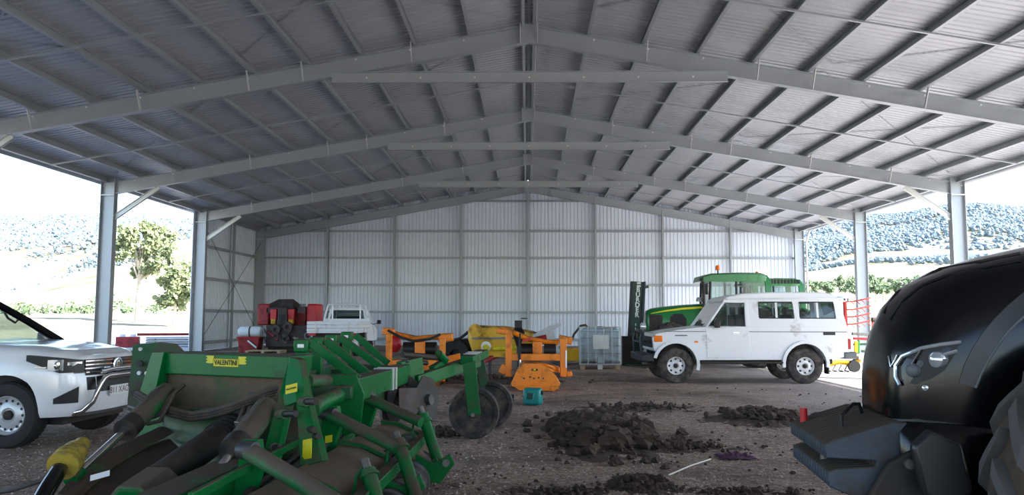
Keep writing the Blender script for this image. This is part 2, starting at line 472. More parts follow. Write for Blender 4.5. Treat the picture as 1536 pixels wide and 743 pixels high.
# elevation (in photograph-scale units / F) of three rings of land by compass angle in degrees (0 = along the shed)
E_FAR = [(-180, 110), (-60, 150), (-33, 150), (-28, 150), (-23, 142), (-10, 120), (10, 100), (19, 135), (24, 150), (29, 166), (33, 158), (60, 150), (180, 110)]
E_MID = [(-180, 30), (-60, 30), (-34, 36), (-28, 74), (-23, 106), (-10, 70), (10, 40), (18, 66), (24, 84), (33, 92), (60, 60), (180, 30)]
E_FOOT = [(-180, 2), (-34, 4), (-23, 6), (0, 8), (18, 24), (33, 30), (60, 15), (180, 2)]
def land(r, deg):
    c = max(.25, math.cos(R(deg))) if abs(deg) < 75 else .26
    e0, e1, e2 = interp(deg, E_FOOT), interp(deg, E_MID), interp(deg, E_FAR)
    x = r*math.sin(R(deg)); y = r*math.cos(R(deg))
    n = noise.noise(Vector((x/260, y/260, 3.1)))*1.0+noise.noise(Vector((x/90, y/90, 7.7)))*.5
    e = interp(r, [(70, 0), (150, e0*.6), (260, e0), (520, e1), (640, e1*.93), (900, e1+(e2-e1)*.55), (1350, e2), (1900, e2*.72)])
    base = 1.5*min(1, max(0, (r-70)/60))
    return base + e/F*c*r + n*6*min(1, max(0, (r-160)/500))*(1 if r < 1200 else .7)
def grass_mat():
    m = mat('dry_grass_hills', rgb(206, 198, 172), .95, 0, .0, .02, spec=.1)
    nt = m.node_tree; b = nt.nodes['Principled BSDF']; L = nt.links.new
    g = nt.nodes.new('ShaderNodeNewGeometry')
    n = nt.nodes.new('ShaderNodeTexNoise'); n.inputs['Scale'].default_value = .018; n.inputs['Detail'].default_value = 9; n.inputs['Roughness'].default_value = .7
    L(g.outputs['Position'], n.inputs['Vector'])
    cr = nt.nodes.new('ShaderNodeValToRGB'); L(n.outputs['Fac'], cr.inputs[0])
    cr.color_ramp.elements[0].position = .36; cr.color_ramp.elements[0].color = rgb(112, 108, 84)
    cr.color_ramp.elements[1].position = .56; cr.color_ramp.elements[1].color = rgb(170, 161, 140)
    L(cr.outputs[0], b.inputs['Base Color'])
    return m
M['grass'] = grass_mat()
mb = MB(); vs_ = []; fs_ = []
RS = [69.5, 80, 95, 110, 130, 155, 185, 215, 250, 290, 340, 400, 460, 520, 580, 640, 720, 810, 900, 1000, 1120, 1240, 1350, 1480, 1650, 1900]
NA = 300
for r in RS:
    for a in range(NA):
        d = -180+360*a/NA
        vs_.append((r*math.sin(R(d)), (20 if r < 70 else 20*max(0, (110-r)/40))+r*math.cos(R(d)), land(r, d)-(.02 if r < 70 else 0)))
for i in range(len(RS)-1):
    for a in range(NA):
        p = i*NA+a; q = i*NA+(a+1) % NA
        fs_.append((p, p+NA, q+NA, q))
mb.add(vs_, fs_)
tag(mb.build('hills', M['grass'], smooth=60), 'pale dry grass hills rising around the shed', 'hills', kind='structure')

# ================================================================== the shed
S, ZA, SL = 13.86, 7.93, 0.1779          # half span, apex underside, roof slope
TH = math.atan(SL)
FY = [18.23+7.5*i for i in range(-4, 4)]   # portal frames, first one added out of view, last one stands at the end wall
ZR = 8.56                                  # underside of roof sheets at the ridge
Y0, Y1 = -12.1, 41.05  # roof lengthened unseen behind the camera to cut the front light
def zr(x): return ZR-SL*abs(x)
ceiling = thing('ceiling', 'underside of the pitched corrugated steel roof with its purlins', 'roof', kind='structure')
def ribs(width, n, d=.029, a=.035, b=.018):
    pitch = width/n; p = []
    for i in range(n):
        c = (i+.5)*pitch
        p += [(c-a, 0), (c-b, d), (c+b, d), (c+a, 0)]
    return [(0, 0)]+p+[(width, 0)]
def sheet(L0, L1, sx):
    pr = ribs(.76, 4); mb = MB()
    v = [(sx*L0, y, z) for y, z in pr]+[(sx*L1, y, z) for y, z in pr]; n = len(pr)
    mb.add(v, [(i, i+1, n+i+1, n+i) for i in range(n-1)])
    return mb.mesh('roof_sheet', None, 0)
Lr = 14.3/math.cos(TH)
for sx in (1, -1):
    me = sheet(.04, Lr, sx); me.materials.append(M['roof'])
    k = 0
    y = Y0
    while y < Y1-.05:
        place('roof_sheet', me, ceiling, (0, y, ZR), (0, TH*sx, 0)); y += .76
mb = MB(); mb.prism([(-.3, Y0, zr(.3)+.035), (0, Y0, ZR+.05), (.3, Y0, zr(.3)+.035), (0, Y0, ZR+.08)], (0, Y1-Y0, 0))
mb.build('ridge_cap', M['roof'], ceiling)
def cee(L, h=.2, w=.075, t=.006, lip=.02, sx=1):
    """cold formed C along +Y, top at n=0, web at s=0, flanges towards sx"""
    mb = MB()
    def bx(s0, s1, n0, n1):
        a, b = sorted((s0*sx, s1*sx)); mb.box(a, b, 0, L, n0, n1)
    bx(0, t, -h, 0); bx(0, w, -t, 0); bx(0, w, -h, -h+t); bx(w-t, w, -h, -h+lip); bx(w-t, w, -lip, 0)
    return mb
PX = [.2+1.275*i for i in range(11)]+[13.98]
for sx in (1, -1):
    me = cee(Y1-Y0, sx=-sx).mesh('purlin', None, 0); me.materials.append(M['galv'])
    for x in PX:
        place('purlin', me, ceiling, (sx*x, Y0, zr(x)-.002), (0, TH*sx, 0))
# bridging rods, one line per bay on each slope
for f in FY[:-1]:
    for sx in (1, -1):
        y = f+4.3
        MB().bar((sx*.3, y, zr(.3)-.215), (sx*13.9, y, zr(13.9)-.215), .055, .04).build('bridging', M['galv'], ceiling)
# diagonal strap bracing under the sheets
for f in FY[1:-1]:
    for sx in (1, -1):
        for a, b in ((.6, 7.0), (7.0, 13.5)):
            for c, d in ((a, b), (b, a)):
                MB().bar((sx*c, f+.3, zr(c)-.02), (sx*d, f+7.2, zr(d)-.02), .035, .004).build('strap_brace', M['galv'], ceiling)
def ibeam(mb, p0, p1, h, w, t=.014, up=(0,0,1)):
    """I section with its web in the plane of up; p0,p1 = centre line"""
    p0, p1, d, a, u = mb.frame(p0, p1, up)
    mb.bar(p0, p1, t, h, u); mb.bar(p0+u*(h-t)/2, p1+u*(h-t)/2, w, t, u); mb.bar(p0-u*(h-t)/2, p1-u*(h-t)/2, w, t, u)
FLY = (0, 2, 4, 5, 7, 9)
LABF = ['galvanised steel portal frame over the front opening of the shed', 'galvanised steel portal frame one bay behind the pickup and black tractor', 'galvanised steel portal frame above the green implement and black tractor',
        'galvanised steel portal frame in front of the white wagon', 'galvanised steel portal frame above the white wagon with crossing tie and braces',
        'galvanised steel portal frame whose columns flank the tree and the black tractor', 'galvanised steel portal frame whose column starts the short clad side wall',
        'galvanised steel portal frame against the corrugated end wall']
bolt_me = MB().cyl((0, -.012, 0), (0, .012, 0), .022, n=8).mesh('bolt', None, 0); bolt_me.materials.append(M['bolt'])
for i, f in enumerate(FY):
    end = i == len(FY)-1
    fr = thing('portal_frame', LABF[i], 'frame', (0, f, 0), kind='structure')
    RH = .40
    for sx in (1, -1):
        q = RH/2/math.cos(TH)
        mb = MB(); ibeam(mb, (0, 0, ZA+q), (sx*(S-.2), 0, ZA+q-SL*(S-.2)), RH, .17)
        mb.build('rafter', M['galv'], fr)
        mb = MB(); ibeam(mb, (sx*S, 0, 0), (sx*S, 0, zr(S)-.05), .46, .25, up=(1, 0, 0))
        col = mb.build('column', M['galv'], fr)
        MB().box(sx*S-.28, sx*S+.28, -.16, .16, 0, .03).build('base_plate', M['galv'], col)
        MB().box(sx*S-.23, sx*S+.23, -.125, -.115, ZA-SL*S-.02, ZA-SL*S+.01).build('stiffener', M['galv_brace'], col)
        if not end:
            mb = MB(); ibeam(mb, (sx*(S-.2), 0, 4.72), (sx*(S-1.65), 0, ZA-SL*(S-1.65)-.03), .16, .10); mb.build('knee_brace', M['galv_brace'], fr)
            for j in FLY:
                x = PX[j]; zb = ZA-SL*x
                MB().bar((sx*x, -.32, zr(x)-.19), (sx*x, -.10, zb+.02), .085, .012, (1, 0, 0)).build('fly_brace', M['galv_brace'], fr)
            for x in PX[1:]:
                place('bolt', bolt_me, fr, (sx*(x+.06), -.02, ZA-SL*x+.33))
    if not end:
        zt = 7.07
        mb = MB(); mb.box(-4.62, 4.62, -.112, -.10, zt-.13, zt+.13); mb.box(-4.62, 4.62, -.18, -.10, zt-.13, zt-.118); mb.box(-4.62, 4.62, -.18, -.10, zt+.118, zt+.13)
        tie = mb.build('collar_tie', M['galv'], fr)
        for k in range(7): place('bolt', bolt_me, tie, (-3.8+k*1.27, -.115, zt))
    MB().box(-.22, .22, -.10, -.088, ZA-.02, ZA+.44).build('apex_plate', M['galv'], fr)
# gutters
for sx, nm in ((1, 'right'), (-1, 'left')):
    mb = MB(); n = 10; ring0 = []
    for k in range(n+1):
        t = math.pi*k/n; ring0.append((sx*14.38+.09*math.cos(t), 0, zr(14.3)-.02-.11*math.sin(t)))
    for k in range(n, -1, -1):
        t = math.pi*k/n; ring0.append((sx*14.38+.083*math.cos(t), 0, zr(14.3)-.02-.103*math.sin(t)))
    mb.loft([[(x, Y0, z) for x, y, z in ring0], [(x, Y1, z) for x, y, z in ring0]])
    tag(mb.build('trim_1' if sx > 0 else 'trim_2', M['galv']), 'round steel gutter along the %s eave of the shed roof' % ('open sunny' if sx > 0 else 'shaded'), 'gutter', kind='structure')
MB_dp = MB(); MB_dp.tube([(14.36, 40.6, zr(14.3)-.12), (14.25, 40.6, 5.5), (14.2, 40.6, 5.3), (14.2, 40.6, 0)], .05)
tag(MB_dp.build('trim_3', M['galv_brace']), 'pale round downpipe beside the end wall column', 'downpipe', kind='structure')

# end wall -----------------------------------------------------------
def wall_sheet(w, zt0, zt1, n=4):
    """sheet in XZ, ribs pushed away (+Y)"""
    pr = ribs(w, n, .055, .032, .024); mb = MB(); m = len(pr)
    v = [(x, y, 0.02) for x, y in pr]+[(x, y, zt0+(zt1-zt0)*x/w) for x, y in pr]
    mb.add(v, [(i, i+1, m+i+1, m+i) for i in range(m-1)])
    return mb
wall_back = thing('wall_back', 'corrugated zinc end wall of the shed with posts and girts', 'wall', (0, 41.0, 0), kind='structure')
WY = 0.0
n = 37; w = 28.2/n
for i in range(n):
    x0 = -14.1+i*w
    z0, z1 = zr(x0)+.027, zr(x0+w)+.027
    if i == n//2:
        pr = ribs(w, 4, .055, .032, .024)
        mb = MB(); m = len(pr)
        mb.add([(x, y, .02) for x, y in pr]+[(x, y, zr(x0+x)+.027) for x, y in pr], [(k, k+1, m+k+1, m+k) for k in range(m-1)])
    else: mb = wall_sheet(w, z0, z1)
    mb.v = [(x+x0, y, z) for x, y, z in mb.v]
    mb.build('wall_sheet', M['wall'], wall_back, smooth=0)
GZ = [.35, 1.73, 3.13, 4.53, 5.92]
XM = [-13.86+3.465*i for i in range(9)]
for x in XM[1:-1]:
    mb = MB(); h = zr(x)-.25
    mb.box(x-.05, x+.05, -.30, -.292, 0, h); mb.box(x-.05, x-.042, -.30, -.1, 0, h); mb.box(x-.05, x+.05, -.108, -.1, 0, h)
    mb.build('wall_post', M['galv'], wall_back)
for x0, x1 in zip(XM, XM[1:]):
    for z in GZ+[7.5]:
        xa, xb = x0+.06, x1-.06
        lim = (zr(0)-.5-z)/SL
        if z > 5.5:
            xa, xb = max(xa, -lim), min(xb, lim)
            if xb-xa < .3: continue
        mb = MB(); mb.box(xa, xb, -.10, -.005, z+.04, z+.046); mb.box(xa, xb, -.10, -.094, z-.05, z+.046); mb.box(xa, xb, -.16, -.094, z-.056, z-.05)
        mb.build('girt', M['galv'], wall_back)
# short clad bay on the shaded side -----------------------------------
wall_left = thing('wall_left', 'short corrugated side wall with dark girts and crossed rod braces', 'wall', (-14.12, 33.0, 0), kind='structure')
n = 10; w = 8.0/n
for i in range(n):
    mb = wall_sheet(w, 6.0, 6.0)
    mb.v = [(-y, x+i*w, z) for x, y, z in mb.v]
    mb.build('wall_sheet', M['wall'], wall_left, smooth=0)
for z in GZ:
    for a, b in ((.45, 4.0), (4.1, 7.6)):
        mb = MB(); mb.box(.005, .12, a, b, z+.05, z+.057); mb.box(.113, .12, a, b, z-.06, z+.057); mb.box(.113, .18, a, b, z-.066, z-.06); mb.build('girt', M['galv'], wall_left)
mb = MB(); mb.box(.19, .30, 4.0, 4.1, 0, 5.9); mb.build('wall_post', M['galv'], wall_left)
MB().box(.19, .24, 3.68, 3.73, 0, 5.9).build('wall_post', M['galv'], wall_left)
for a, b in ((.5, 5.3), (5.3, .5)):
    MB().tube([(.34, .4, a), (.34, 7.6, b)], .012, 6).build('rod_brace', M['steel_dark'], wall_left)
# ================================================================== vehicles
def wheel(parent, c, Rr, w, rr, side, rim='holes', tmat='rubber', rmat='rim', nh=12, tread=True):
    """tyre and rim; axis local Y, side = +1/-1 says which way the dish faces"""
    c = Vector(c); hw = w/2
    mb = MB()
    mb.lathe([(rr, -hw*.80), (rr+.02, -hw*.95), (Rr*.82, -hw*1.02), (Rr*.95, -hw*.92), (Rr, -hw*.72), (Rr, -hw*.2), (Rr-.008, -hw*.17), (Rr-.008, hw*.17), (Rr, hw*.2),
              (Rr, hw*.72), (Rr*.95, hw*.92), (Rr*.82, hw*1.02), (rr+.02, hw*.95), (rr, hw*.80)], c, (0, 1, 0), 40, closed=True)
    if tread:
        for k in range(44):
            t = 2*math.pi*k/44
            for sy in (-1, 1):
                d = Vector((math.cos(t+sy*.03), 0, math.sin(t+sy*.03)))
                mb.bar(c+d*(Rr-.01)+V(0, sy*hw*.55, 0), c+d*(Rr+.006)+V(0, sy*hw*.55, 0), hw*.34, Rr*.075, up=d.cross(V(0, 1, 0)))
    t = mb.build('tire', M[tmat], parent)
    s = side; mb = MB()
    mb.lathe([(rr, s*hw*.80), (rr*.96, s*hw*.86), (rr*.90, s*hw*.70), (rr*.84, s*hw*.45), (rr*.74, s*hw*.42), (rr*.60, s*hw*.55), (rr*.38, s*hw*.60), (rr*.30, s*hw*.48), (0.001, s*hw*.48)], c, (0, 1, 0), 36)
    mb.lathe([(rr, -s*hw*.8), (rr*.9, -s*hw*.5), (rr*.9, s*hw*.42)], c, (0, 1, 0), 24)
    r_ = mb.build('rim', M[rmat], t)
    mb = MB()
    if rim == 'holes':
        for k in range(nh):
            a = 2*math.pi*k/nh; q = c+V(math.cos(a)*rr*.74, s*hw*.415, math.sin(a)*rr*.74)
            mb.cyl(q-V(0, .01, 0), q+V(0, s*.008, 0), rr*.075, n=8)
    else:
        for k in range(nh):
            a = 2*math.pi*k/nh; q = c+V(math.cos(a)*rr*.72, s*hw*.43, math.sin(a)*rr*.72)
            e = V(math.cos(a), 0, math.sin(a)); f_ = V(-math.sin(a), 0, math.cos(a))
            mb.prism([q-e*rr*.10-f_*rr*.07, q+e*rr*.09-f_*rr*.14, q+e*rr*.09+f_*rr*.14, q-e*rr*.10+f_*rr*.07], (0, s*.012, 0))
    tag(mb.build('rim_opening', M['black'], t), kind='stuff')
    MB().lathe([(rr*.26, s*hw*.46), (rr*.24, s*hw*.72), (rr*.12, s*hw*.80), (.001, s*hw*.80)], c, (0, 1, 0), 16).build('hub', M['black_dirty'], t)
    return t

def arc_pts(cx, cz, r, a0, a1, n):
    return [(cx+r*math.cos(R(a0+(a1-a0)*i/n)), cz+r*math.sin(R(a0+(a1-a0)*i/n))) for i in range(n+1)]

# ------------------------------------------------ white station wagon (long, high, old)
g0 = G(1013, 575)
tr = thing('station_wagon', 'old white long four wheel drive wagon with side windows, parked before the green tractors', 'car', (g0.x, g0.y+.72, 0), R(180.6))
hw = .82; AX = -2.93
body = MB().prism([(.50, -hw, .74), (.53, -hw, 1.02), (.44, -hw, 1.12), (.0, -hw, 1.20), (-.70, -hw, 1.29), (-3.86, -hw, 1.29), (-3.93, -hw, 1.0), (-3.95, -hw, .74), (-3.80, -hw, .60), (-3.40, -hw, .54), (.1, -hw, .52)], (0, 2*hw, 0)).build('body', M['white_old'], tr, bevel=.035)
cm = MB()
for ax in (0, AX): cm.cyl((ax, -1.2, .44), (ax, 1.2, .44), .47, n=32)
cm2 = MB().box(-2.6, -.3, -.74, .74, .3, .60)
cut(body, cm)
for sy in (1, -1):
    for ax in (0, AX):
        mb = MB()
        o_ = arc_pts(ax, .44, .535, -8, 172 if ax == 0 else 188, 14); i_ = arc_pts(ax, .44, .465, -8, 172 if ax == 0 else 188, 14)
        if ax == 0: o_ = arc_pts(ax, .44, .535, 15, 196, 14); i_ = arc_pts(ax, .44, .465, 15, 196, 14)
        for k in range(14):
            mb.prism([(o_[k][0], sy*(hw-.03), o_[k][1]), (o_[k+1][0], sy*(hw-.03), o_[k+1][1]), (i_[k+1][0], sy*(hw-.03), i_[k+1][1]), (i_[k][0], sy*(hw-.03), i_[k][1])], (0, sy*.075, 0))
        mb.build('wheel_arch_flare', M['white_old'], tr)
        wheel(tr, (ax, sy*.70, .395), .395, .235, .205, sy, 'spoke', 'rubber', 'rim_white', 8)
    # rear side panel with two windows
    mb = MB(); y0 = sy*(hw-.035)
    sp = mb.prism([(-1.62, y0, 1.28), (-1.62, y0, 1.92), (-3.70, y0, 1.92), (-3.88, y0, 1.28)], (0, sy*.03, 0)).build('side_panel', M['white_old'], tr)
    cm = MB()
    for a, b in ((-1.90, -2.72), (-2.83, -3.66)):
        cm.prism([(a-.03, sy*.6, 1.47), (a, sy*.6, 1.50), (a, sy*.6, 1.83), (a-.03, sy*.6, 1.86), (b+.07, sy*.6, 1.86), (b+.03, sy*.6, 1.82), (b, sy*.6, 1.50), (b+.03, sy*.6, 1.47)], (0, sy*.4, 0))
    cut(sp, cm)
    for v in sp.data.vertices: v.co.y -= sy*(v.co.z-1.28)*.10
    for a, b in ((-1.90, -2.72), (-2.83, -3.66)):
        ya = sy*(hw-.02); f_ = lambda z: ya-sy*(z-1.28)*.10
        pane = MB().add([(a, f_(1.47), 1.47), (b, f_(1.47), 1.47), (b+.04, f_(1.86), 1.86), (a, f_(1.86), 1.86)], [(0, 1, 2, 3)]).build('window_pane', M['glass'], tr)
        xm = (a+b)/2
        MB().bar((xm, f_(1.47)+sy*.005, 1.47), (xm, f_(1.86)+sy*.005, 1.86), .02, .05, (1, 0, 0)).build('window_divider', M['galv_brace'], pane)
        MB().tube([(a-.02, f_(1.48)+sy*.014, 1.48), (a-.005, f_(1.84)+sy*.014, 1.845), (b+.05, f_(1.84)+sy*.014, 1.85), (b+.015, f_(1.48)+sy*.014, 1.48)], .012, 6, True).build('window_seal', M['black'], pane)
    # front door
    dr = MB().prism([(-.70, sy*(hw-.01), .58), (-.68, sy*(hw-.01), 1.27), (-1.66, sy*(hw-.01), 1.27), (-1.70, sy*(hw-.01), .75), (-1.62, sy*(hw-.01), .58)], (0, sy*.018, 0)).build('door', M['white_old'], tr, bevel=.008)
    MB().box(-1.30, -1.44, sy*(hw+.008), sy*(hw+.03), 1.135, 1.16).build('door_handle', M['chrome'], dr)
    fy = lambda z: sy*((hw-.02)-(z-1.28)*.10)
    MB().add([(-.76, fy(1.29), 1.29), (-1.60, fy(1.29), 1.29), (-1.60, fy(1.83), 1.83), (-1.18, fy(1.83), 1.83)], [(0, 1, 2, 3)]).build('window_pane', M['glass'], dr)
    mb = MB()
    mb.bar((-.70, fy(1.27), 1.27), (-1.14, fy(1.88), 1.88), .05, .075, (0, 1, 0)); mb.bar((-1.10, fy(1.86), 1.87), (-1.66, fy(1.86), 1.87), .05, .08); mb.bar((-1.63, fy(1.28), 1.28), (-1.63, fy(1.88), 1.88), .05, .08, (1, 0, 0))
    mb.build('window_frame', M['white_old'], dr, bevel=.01)
    mr = MB().box(-.86, -.98, sy*(hw+.02), sy*(hw+.16), 1.26, 1.42).build('mirror', M['black'], dr, bevel=.02)
    # lamps and side furniture
    MB().box(.30, .50, sy*(hw-.10), sy*(hw+.012), .93, 1.08).build('indicator_lamp', M['amber'], tr, bevel=.02)
    MB().box(-.42, -.50, sy*hw, sy*(hw+.012), .92, .96).build('side_marker', M['amber'], tr)
    MB().box(.02, -.26, sy*hw, sy*(hw+.006), 1.07, 1.095).build('badge', M['grey_plastic'], tr)
    MB().box(-3.35, -3.62, sy*hw, sy*(hw+.006), 1.10, 1.17).build('side_vent', M['black'], tr)
    MB().box(.25, -3.9, sy*(hw+.001), sy*(hw+.007), 1.165, 1.178).build('pinstripe', M['steel_dark'], tr)
    MB().box(-3.90, -3.965, sy*.66, sy*(hw+.004), .78, 1.02).build('tail_lamp', M['red_lens'], tr)
    MB().box(AX-.50, AX-.53, sy*.58, sy*.82, .22, .52).build('mud_flap', M['black'], tr)
for ax in (0, AX):
    for sy in (1, -1): MB().box(ax-.52, ax+.46, sy*.44, sy*.47, .40, 1.05).build('inner_guard', M['black'], tr)
# roof
mb = MB(); mb.prism([(-1.06, -.755, 1.87), (-1.20, -.755, 1.97), (-1.55, -.755, 2.04), (-2.2, -.755, 2.075), (-3.3, -.755, 2.08), (-3.62, -.755, 2.04), (-3.76, -.755, 1.93), (-3.72, -.755, 1.88)], (0, 1.51, 0))
mb.build('roof', M['white_old'], tr, bevel=.06, seg=3)
MB().tube([(-1.2, .775, 1.91), (-2.5, .775, 1.935), (-3.7, .775, 1.93), (-3.85, .70, 1.93)], .016, 6).build('rain_gutter', M['white_old'], tr)
MB().add([(-.73, -.74, 1.30), (-.73, .74, 1.30), (-1.14, .68, 1.89), (-1.14, -.68, 1.89)], [(0, 1, 2, 3)]).build('windscreen', M['glass'], tr)
MB().tube([(-.72, .1, 1.31), (-.80, .55, 1.36)], .012, 6).build('wiper', M['black'], tr)
mb = MB()
for sy in (1, -1): mb.bar((-3.86, sy*.76, 1.28), (-3.72, sy*.71, 1.92), .09, .07, (0, 1, 0))
mb.bar((-3.86, -.8, 1.33), (-3.86, .8, 1.33), .05, .12); mb.build('rear_pillar', M['white_old'], tr)
MB().add([(-3.85, -.7, 1.36), (-3.85, .7, 1.36), (-3.74, .66, 1.88), (-3.74, -.66, 1.88)], [(0, 1, 2, 3)]).build('rear_window', M['glass'], tr)
MB().box(-3.80, -4.10, -.80, .84, .56, .72).build('rear_bumper', M['grey_plastic'], tr, bevel=.03)
# bull bar
mb = MB(); mb.box(.50, .80, -.84, .84, .48, .66); bb = mb.build('bull_bar', M['navy'], tr, bevel=.03)
mb = MB()
for y in (-.55, .55): mb.tube([(.74, y, .6), (.76, y, 1.0), (.70, y, 1.18)], .035, 8)
mb.tube([(.70, -.75, .95), (.72, -.5, 1.17), (.72, .5, 1.17), (.70, .75, .95)], .035, 8); mb.tube([(.74, -.5, .92), (.74, .5, .92)], .03, 8)
mb.build('bull_bar_tube', M['navy'], bb)
MB().lathe([(.001, .05), (.07, .05), (.09, .02), (.085, -.06), (.001, -.09)], (.72, .62, 1.28), (1, 0, 0), 16).build('driving_lamp', M['lamp_glass'], tr)
MB().box(.515, .535, -.70, .70, .80, 1.05).build('grille', M['black'], tr)
mb = MB(); mb.box(-3.7, .4, -.40, .40, .42, .56); mb.box(AX-.06, AX+.06, -.6, .6, .34, .46); mb.box(-.06, .06, -.6, .6, .34, .46); mb.build('chassis', M['black_dirty'], tr)
MB().box(-.55, -2.4, .80, .90, .46, .50).build('side_step', M['black_dirty'], tr)
for i, (x, y) in enumerate(((-1.55, .38), (-1.55, -.38), (-2.6, .3), (-2.6, -.3))):
    mb = MB(); mb.box(x, x-.14, y-.24, y+.24, 1.0, 1.56); mb.box(x-.02, x-.12, y-.12, y+.12, 1.56, 1.74); mb.build('seat', M['seat'], tr, bevel=.03)
MB().lathe([(.19, -.012), (.19, .012), (.17, .012), (.17, -.012)], (-1.02, -.38, 1.33), (1, 0, .6), 20, closed=True).build('steering_wheel', M['black'], tr)

# ------------------------------------------------ modern white dual cab utility, only its front in view
g0 = G(20, 672)
hl = thing('pickup_truck', 'modern white pickup with chrome nudge bar and steel wheels beside the green implement', 'car', (g0.x, g0.y+.78, 0), R(-3))
PLAN = [(-.9, .905), (-.5, .91), (-.1, .915), (.2, .912), (.42, .89), (.58, .845), (.70, .775), (.79, .68), (.86, .54), (.905, .38), (.93, .2), (.935, 0)]
def wofx(x):
    if x <= PLAN[0][0]: return PLAN[0][1]
    for (a, u), (b, w_) in zip(PLAN, PLAN[1:]):
        if x <= b: return u+(w_-u)*(x-a)/(b-a)
    return 0
ztop = lambda x: interp(x, [(-.9, 1.20), (-.5, 1.185), (0, 1.155), (.5, 1.095), (.8, 1.03), (.935, .97)])
rings = []
for x in (-.95, -.55, -.3, -.1, .05, .2, .32, .42, .50, .58, .64, .70, .745, .79, .825, .86, .885, .905, .92, .932):
    w_ = max(wofx(x), .12); zt = ztop(x); zs = zt-.07
    bl = max(0, min(1, (x-.3)/.5))*.07
    half = [(x, 0, zt), (x, .4*w_, zt-.004), (x, .62*w_, zt+.004), (x, .82*w_, zt-.022), (x, .93*w_, zt-.055), (x+bl*.2, .985*w_, zs-.05), (x+bl*.5, w_, .82), (x+bl, w_, .66), (x+bl, w_, .52), (x+bl*.8, w_*.985, .40), (x+bl*.4, w_*.95, .345), (x+bl*.4, 0, .345)]
    rings.append(half+[(a, -b, c) for a, b, c in half[-2:0:-1]])
mb = MB(); mb.loft(rings)
body = mb.build('body', M['white_paint'], hl, smooth=50)
cut(body, MB().cyl((0, -1.3, .385), (0, 1.3, .385), .44, n=40))
def skin(name, ma, parent, xs, zlo, zhi, e, side=-1, th=.08):
    """patch that follows the bumper plan, standing e proud; xs is a list of (x, halfwidth) samples or x values"""
    mb = MB(); rg = []
    pts = []
    for q in xs: pts.append((q[0], side*q[1]) if isinstance(q, tuple) else (q, side*wofx(q)))
    n = len(pts)
    for i, (x, y) in enumerate(pts):
        a = Vector(pts[max(0, i-1)]); b = Vector(pts[min(n-1, i+1)]); d = (b-a).normalized()
        nn = Vector((d.y, -d.x))*(-1 if side > 0 else 1)
        if nn.x < 0 and abs(nn.x) > .3: nn = -nn
        if nn.y*side < 0: nn = -nn
        t = i/(n-1); l, h = zlo(t), zhi(t)
        bx = lambda z: max(0, min(1, (x-.3)/.5))*.07*(1 if z < .7 else (.5 if z < .85 else .2))
        q = [(x+bx(z)+nn.x*k, y+nn.y*k, z) for z, k in ((l, e), (h, e), (h, e-th), (l, e-th))]
        rg.append(q)
    mb.loft(rg); return mb.build(name, ma, parent, smooth=30)
XS = [.24, .36, .48, .58, .66, .72, .77, .81, .85]
for sd_ in (-1, 1):
    hd = skin('headlight', M['black'], hl, XS, lambda t: .985-.14*min(1, t*2.0), lambda t: 1.05-.065*t, .020, sd_)
    skin('lamp_reflector', M['lamp_glass'], hd, [.54, .60, .66, .71], lambda t: .872, lambda t: .995, .026, sd_)
    skin('lamp_reflector', M['lamp_glass'], hd, [.74, .78, .81, .84], lambda t: .865, lambda t: .965, .026, sd_)
    skin('lamp_strip', M['chrome'], hd, [.38, .46, .53], lambda t: .905, lambda t: .918, .028, sd_)
    MB().lathe([(.001, .03), (.035, .028), (.055, .01), (.055, -.02)], (.665, sd_*.805, .93), (.75, sd_*.65, 0), 20).build('projector_lens', M['chrome'], hd)
    skin('fog_lamp_recess', M['black'], hl, [.60, .68, .75, .81], lambda t: .50-.0*t, lambda t: .56+.12*t, .022, sd_)
    skin('side_intake', M['black'], hl, [(.862, .53), (.885, .46), (.905, .40)], lambda t: .63, lambda t: .78, .010, sd_)
    skin('chrome_strip', M['lamp_glass'], hl, [.79, .825, .86], lambda t: .83, lambda t: .86, .006, sd_)
    wheel(hl, (0, sd_*.765, .37), .37, .255, .22, sd_, 'holes', 'rubber_clean', 'rim', 14)
    wheel(hl, (-3.08, sd_*.765, .37), .37, .255, .22, sd_, 'holes', 'rubber_clean', 'rim', 14)
FR = [(.80, .66), (.86, .54), (.905, .38), (.93, .2), (.935, 0)]
full = [(x, w_) for x, w_ in FR]
def front(name, ma, zl, zh, e, lim=.62, parent=None, th=.03):
    xs = [(x, -w_) for x, w_ in reversed([(x, w_) for x, w_ in FR if w_ <= lim])]
    pts = [(x, w_) for x, w_ in FR if w_ <= lim]+[(x, -w_) for x, w_ in reversed([q for q in FR if q[1] <= lim][:-1])]
    mb = MB(); rg = []
    for x, y in pts:
        n2 = Vector((1, y*.55)).normalized()
        bx = lambda z: .07*(1 if z < .7 else (.5 if z < .85 else .2))
        rg.append([(x+bx(z)+n2.x*k, y+n2.y*k, z) for z, k in ((zl, e), (zh, e), (zh, e-th), (zl, e-th))])
    mb.loft(rg); return mb.build(name, ma, parent or hl, smooth=30)
gr = front('grille', M['black'], .80, .985, .012)
for z in (.83, .872, .915, .958): front('grille_bar', M['chrome'], z, z+.016, .03, .60, gr, .02)
MB().lathe([(.095, 0), (.095, .02), (.08, .028), (.001, .03)], (.985, 0, .90), (1, 0, 0), 24).build('emblem', M['chrome'], gr)
mb = MB(); mb.lathe([(.07, .03), (.07, .038), (.058, .038), (.058, .03)], (.985, 0, .90), (1, 0, 0), 24, closed=True); mb.build('emblem_ring', M['grey_plastic'], gr)
front('lower_intake', M['black'], .60, .78, .022, .40, None, .08)
front('bumper_lip', M['steel_dark'], .345, .375, .012, .66)
lp = MB().box(1.035, 1.05, -.19, .19, .535, .655).build('number_plate', M['white_print'], hl)
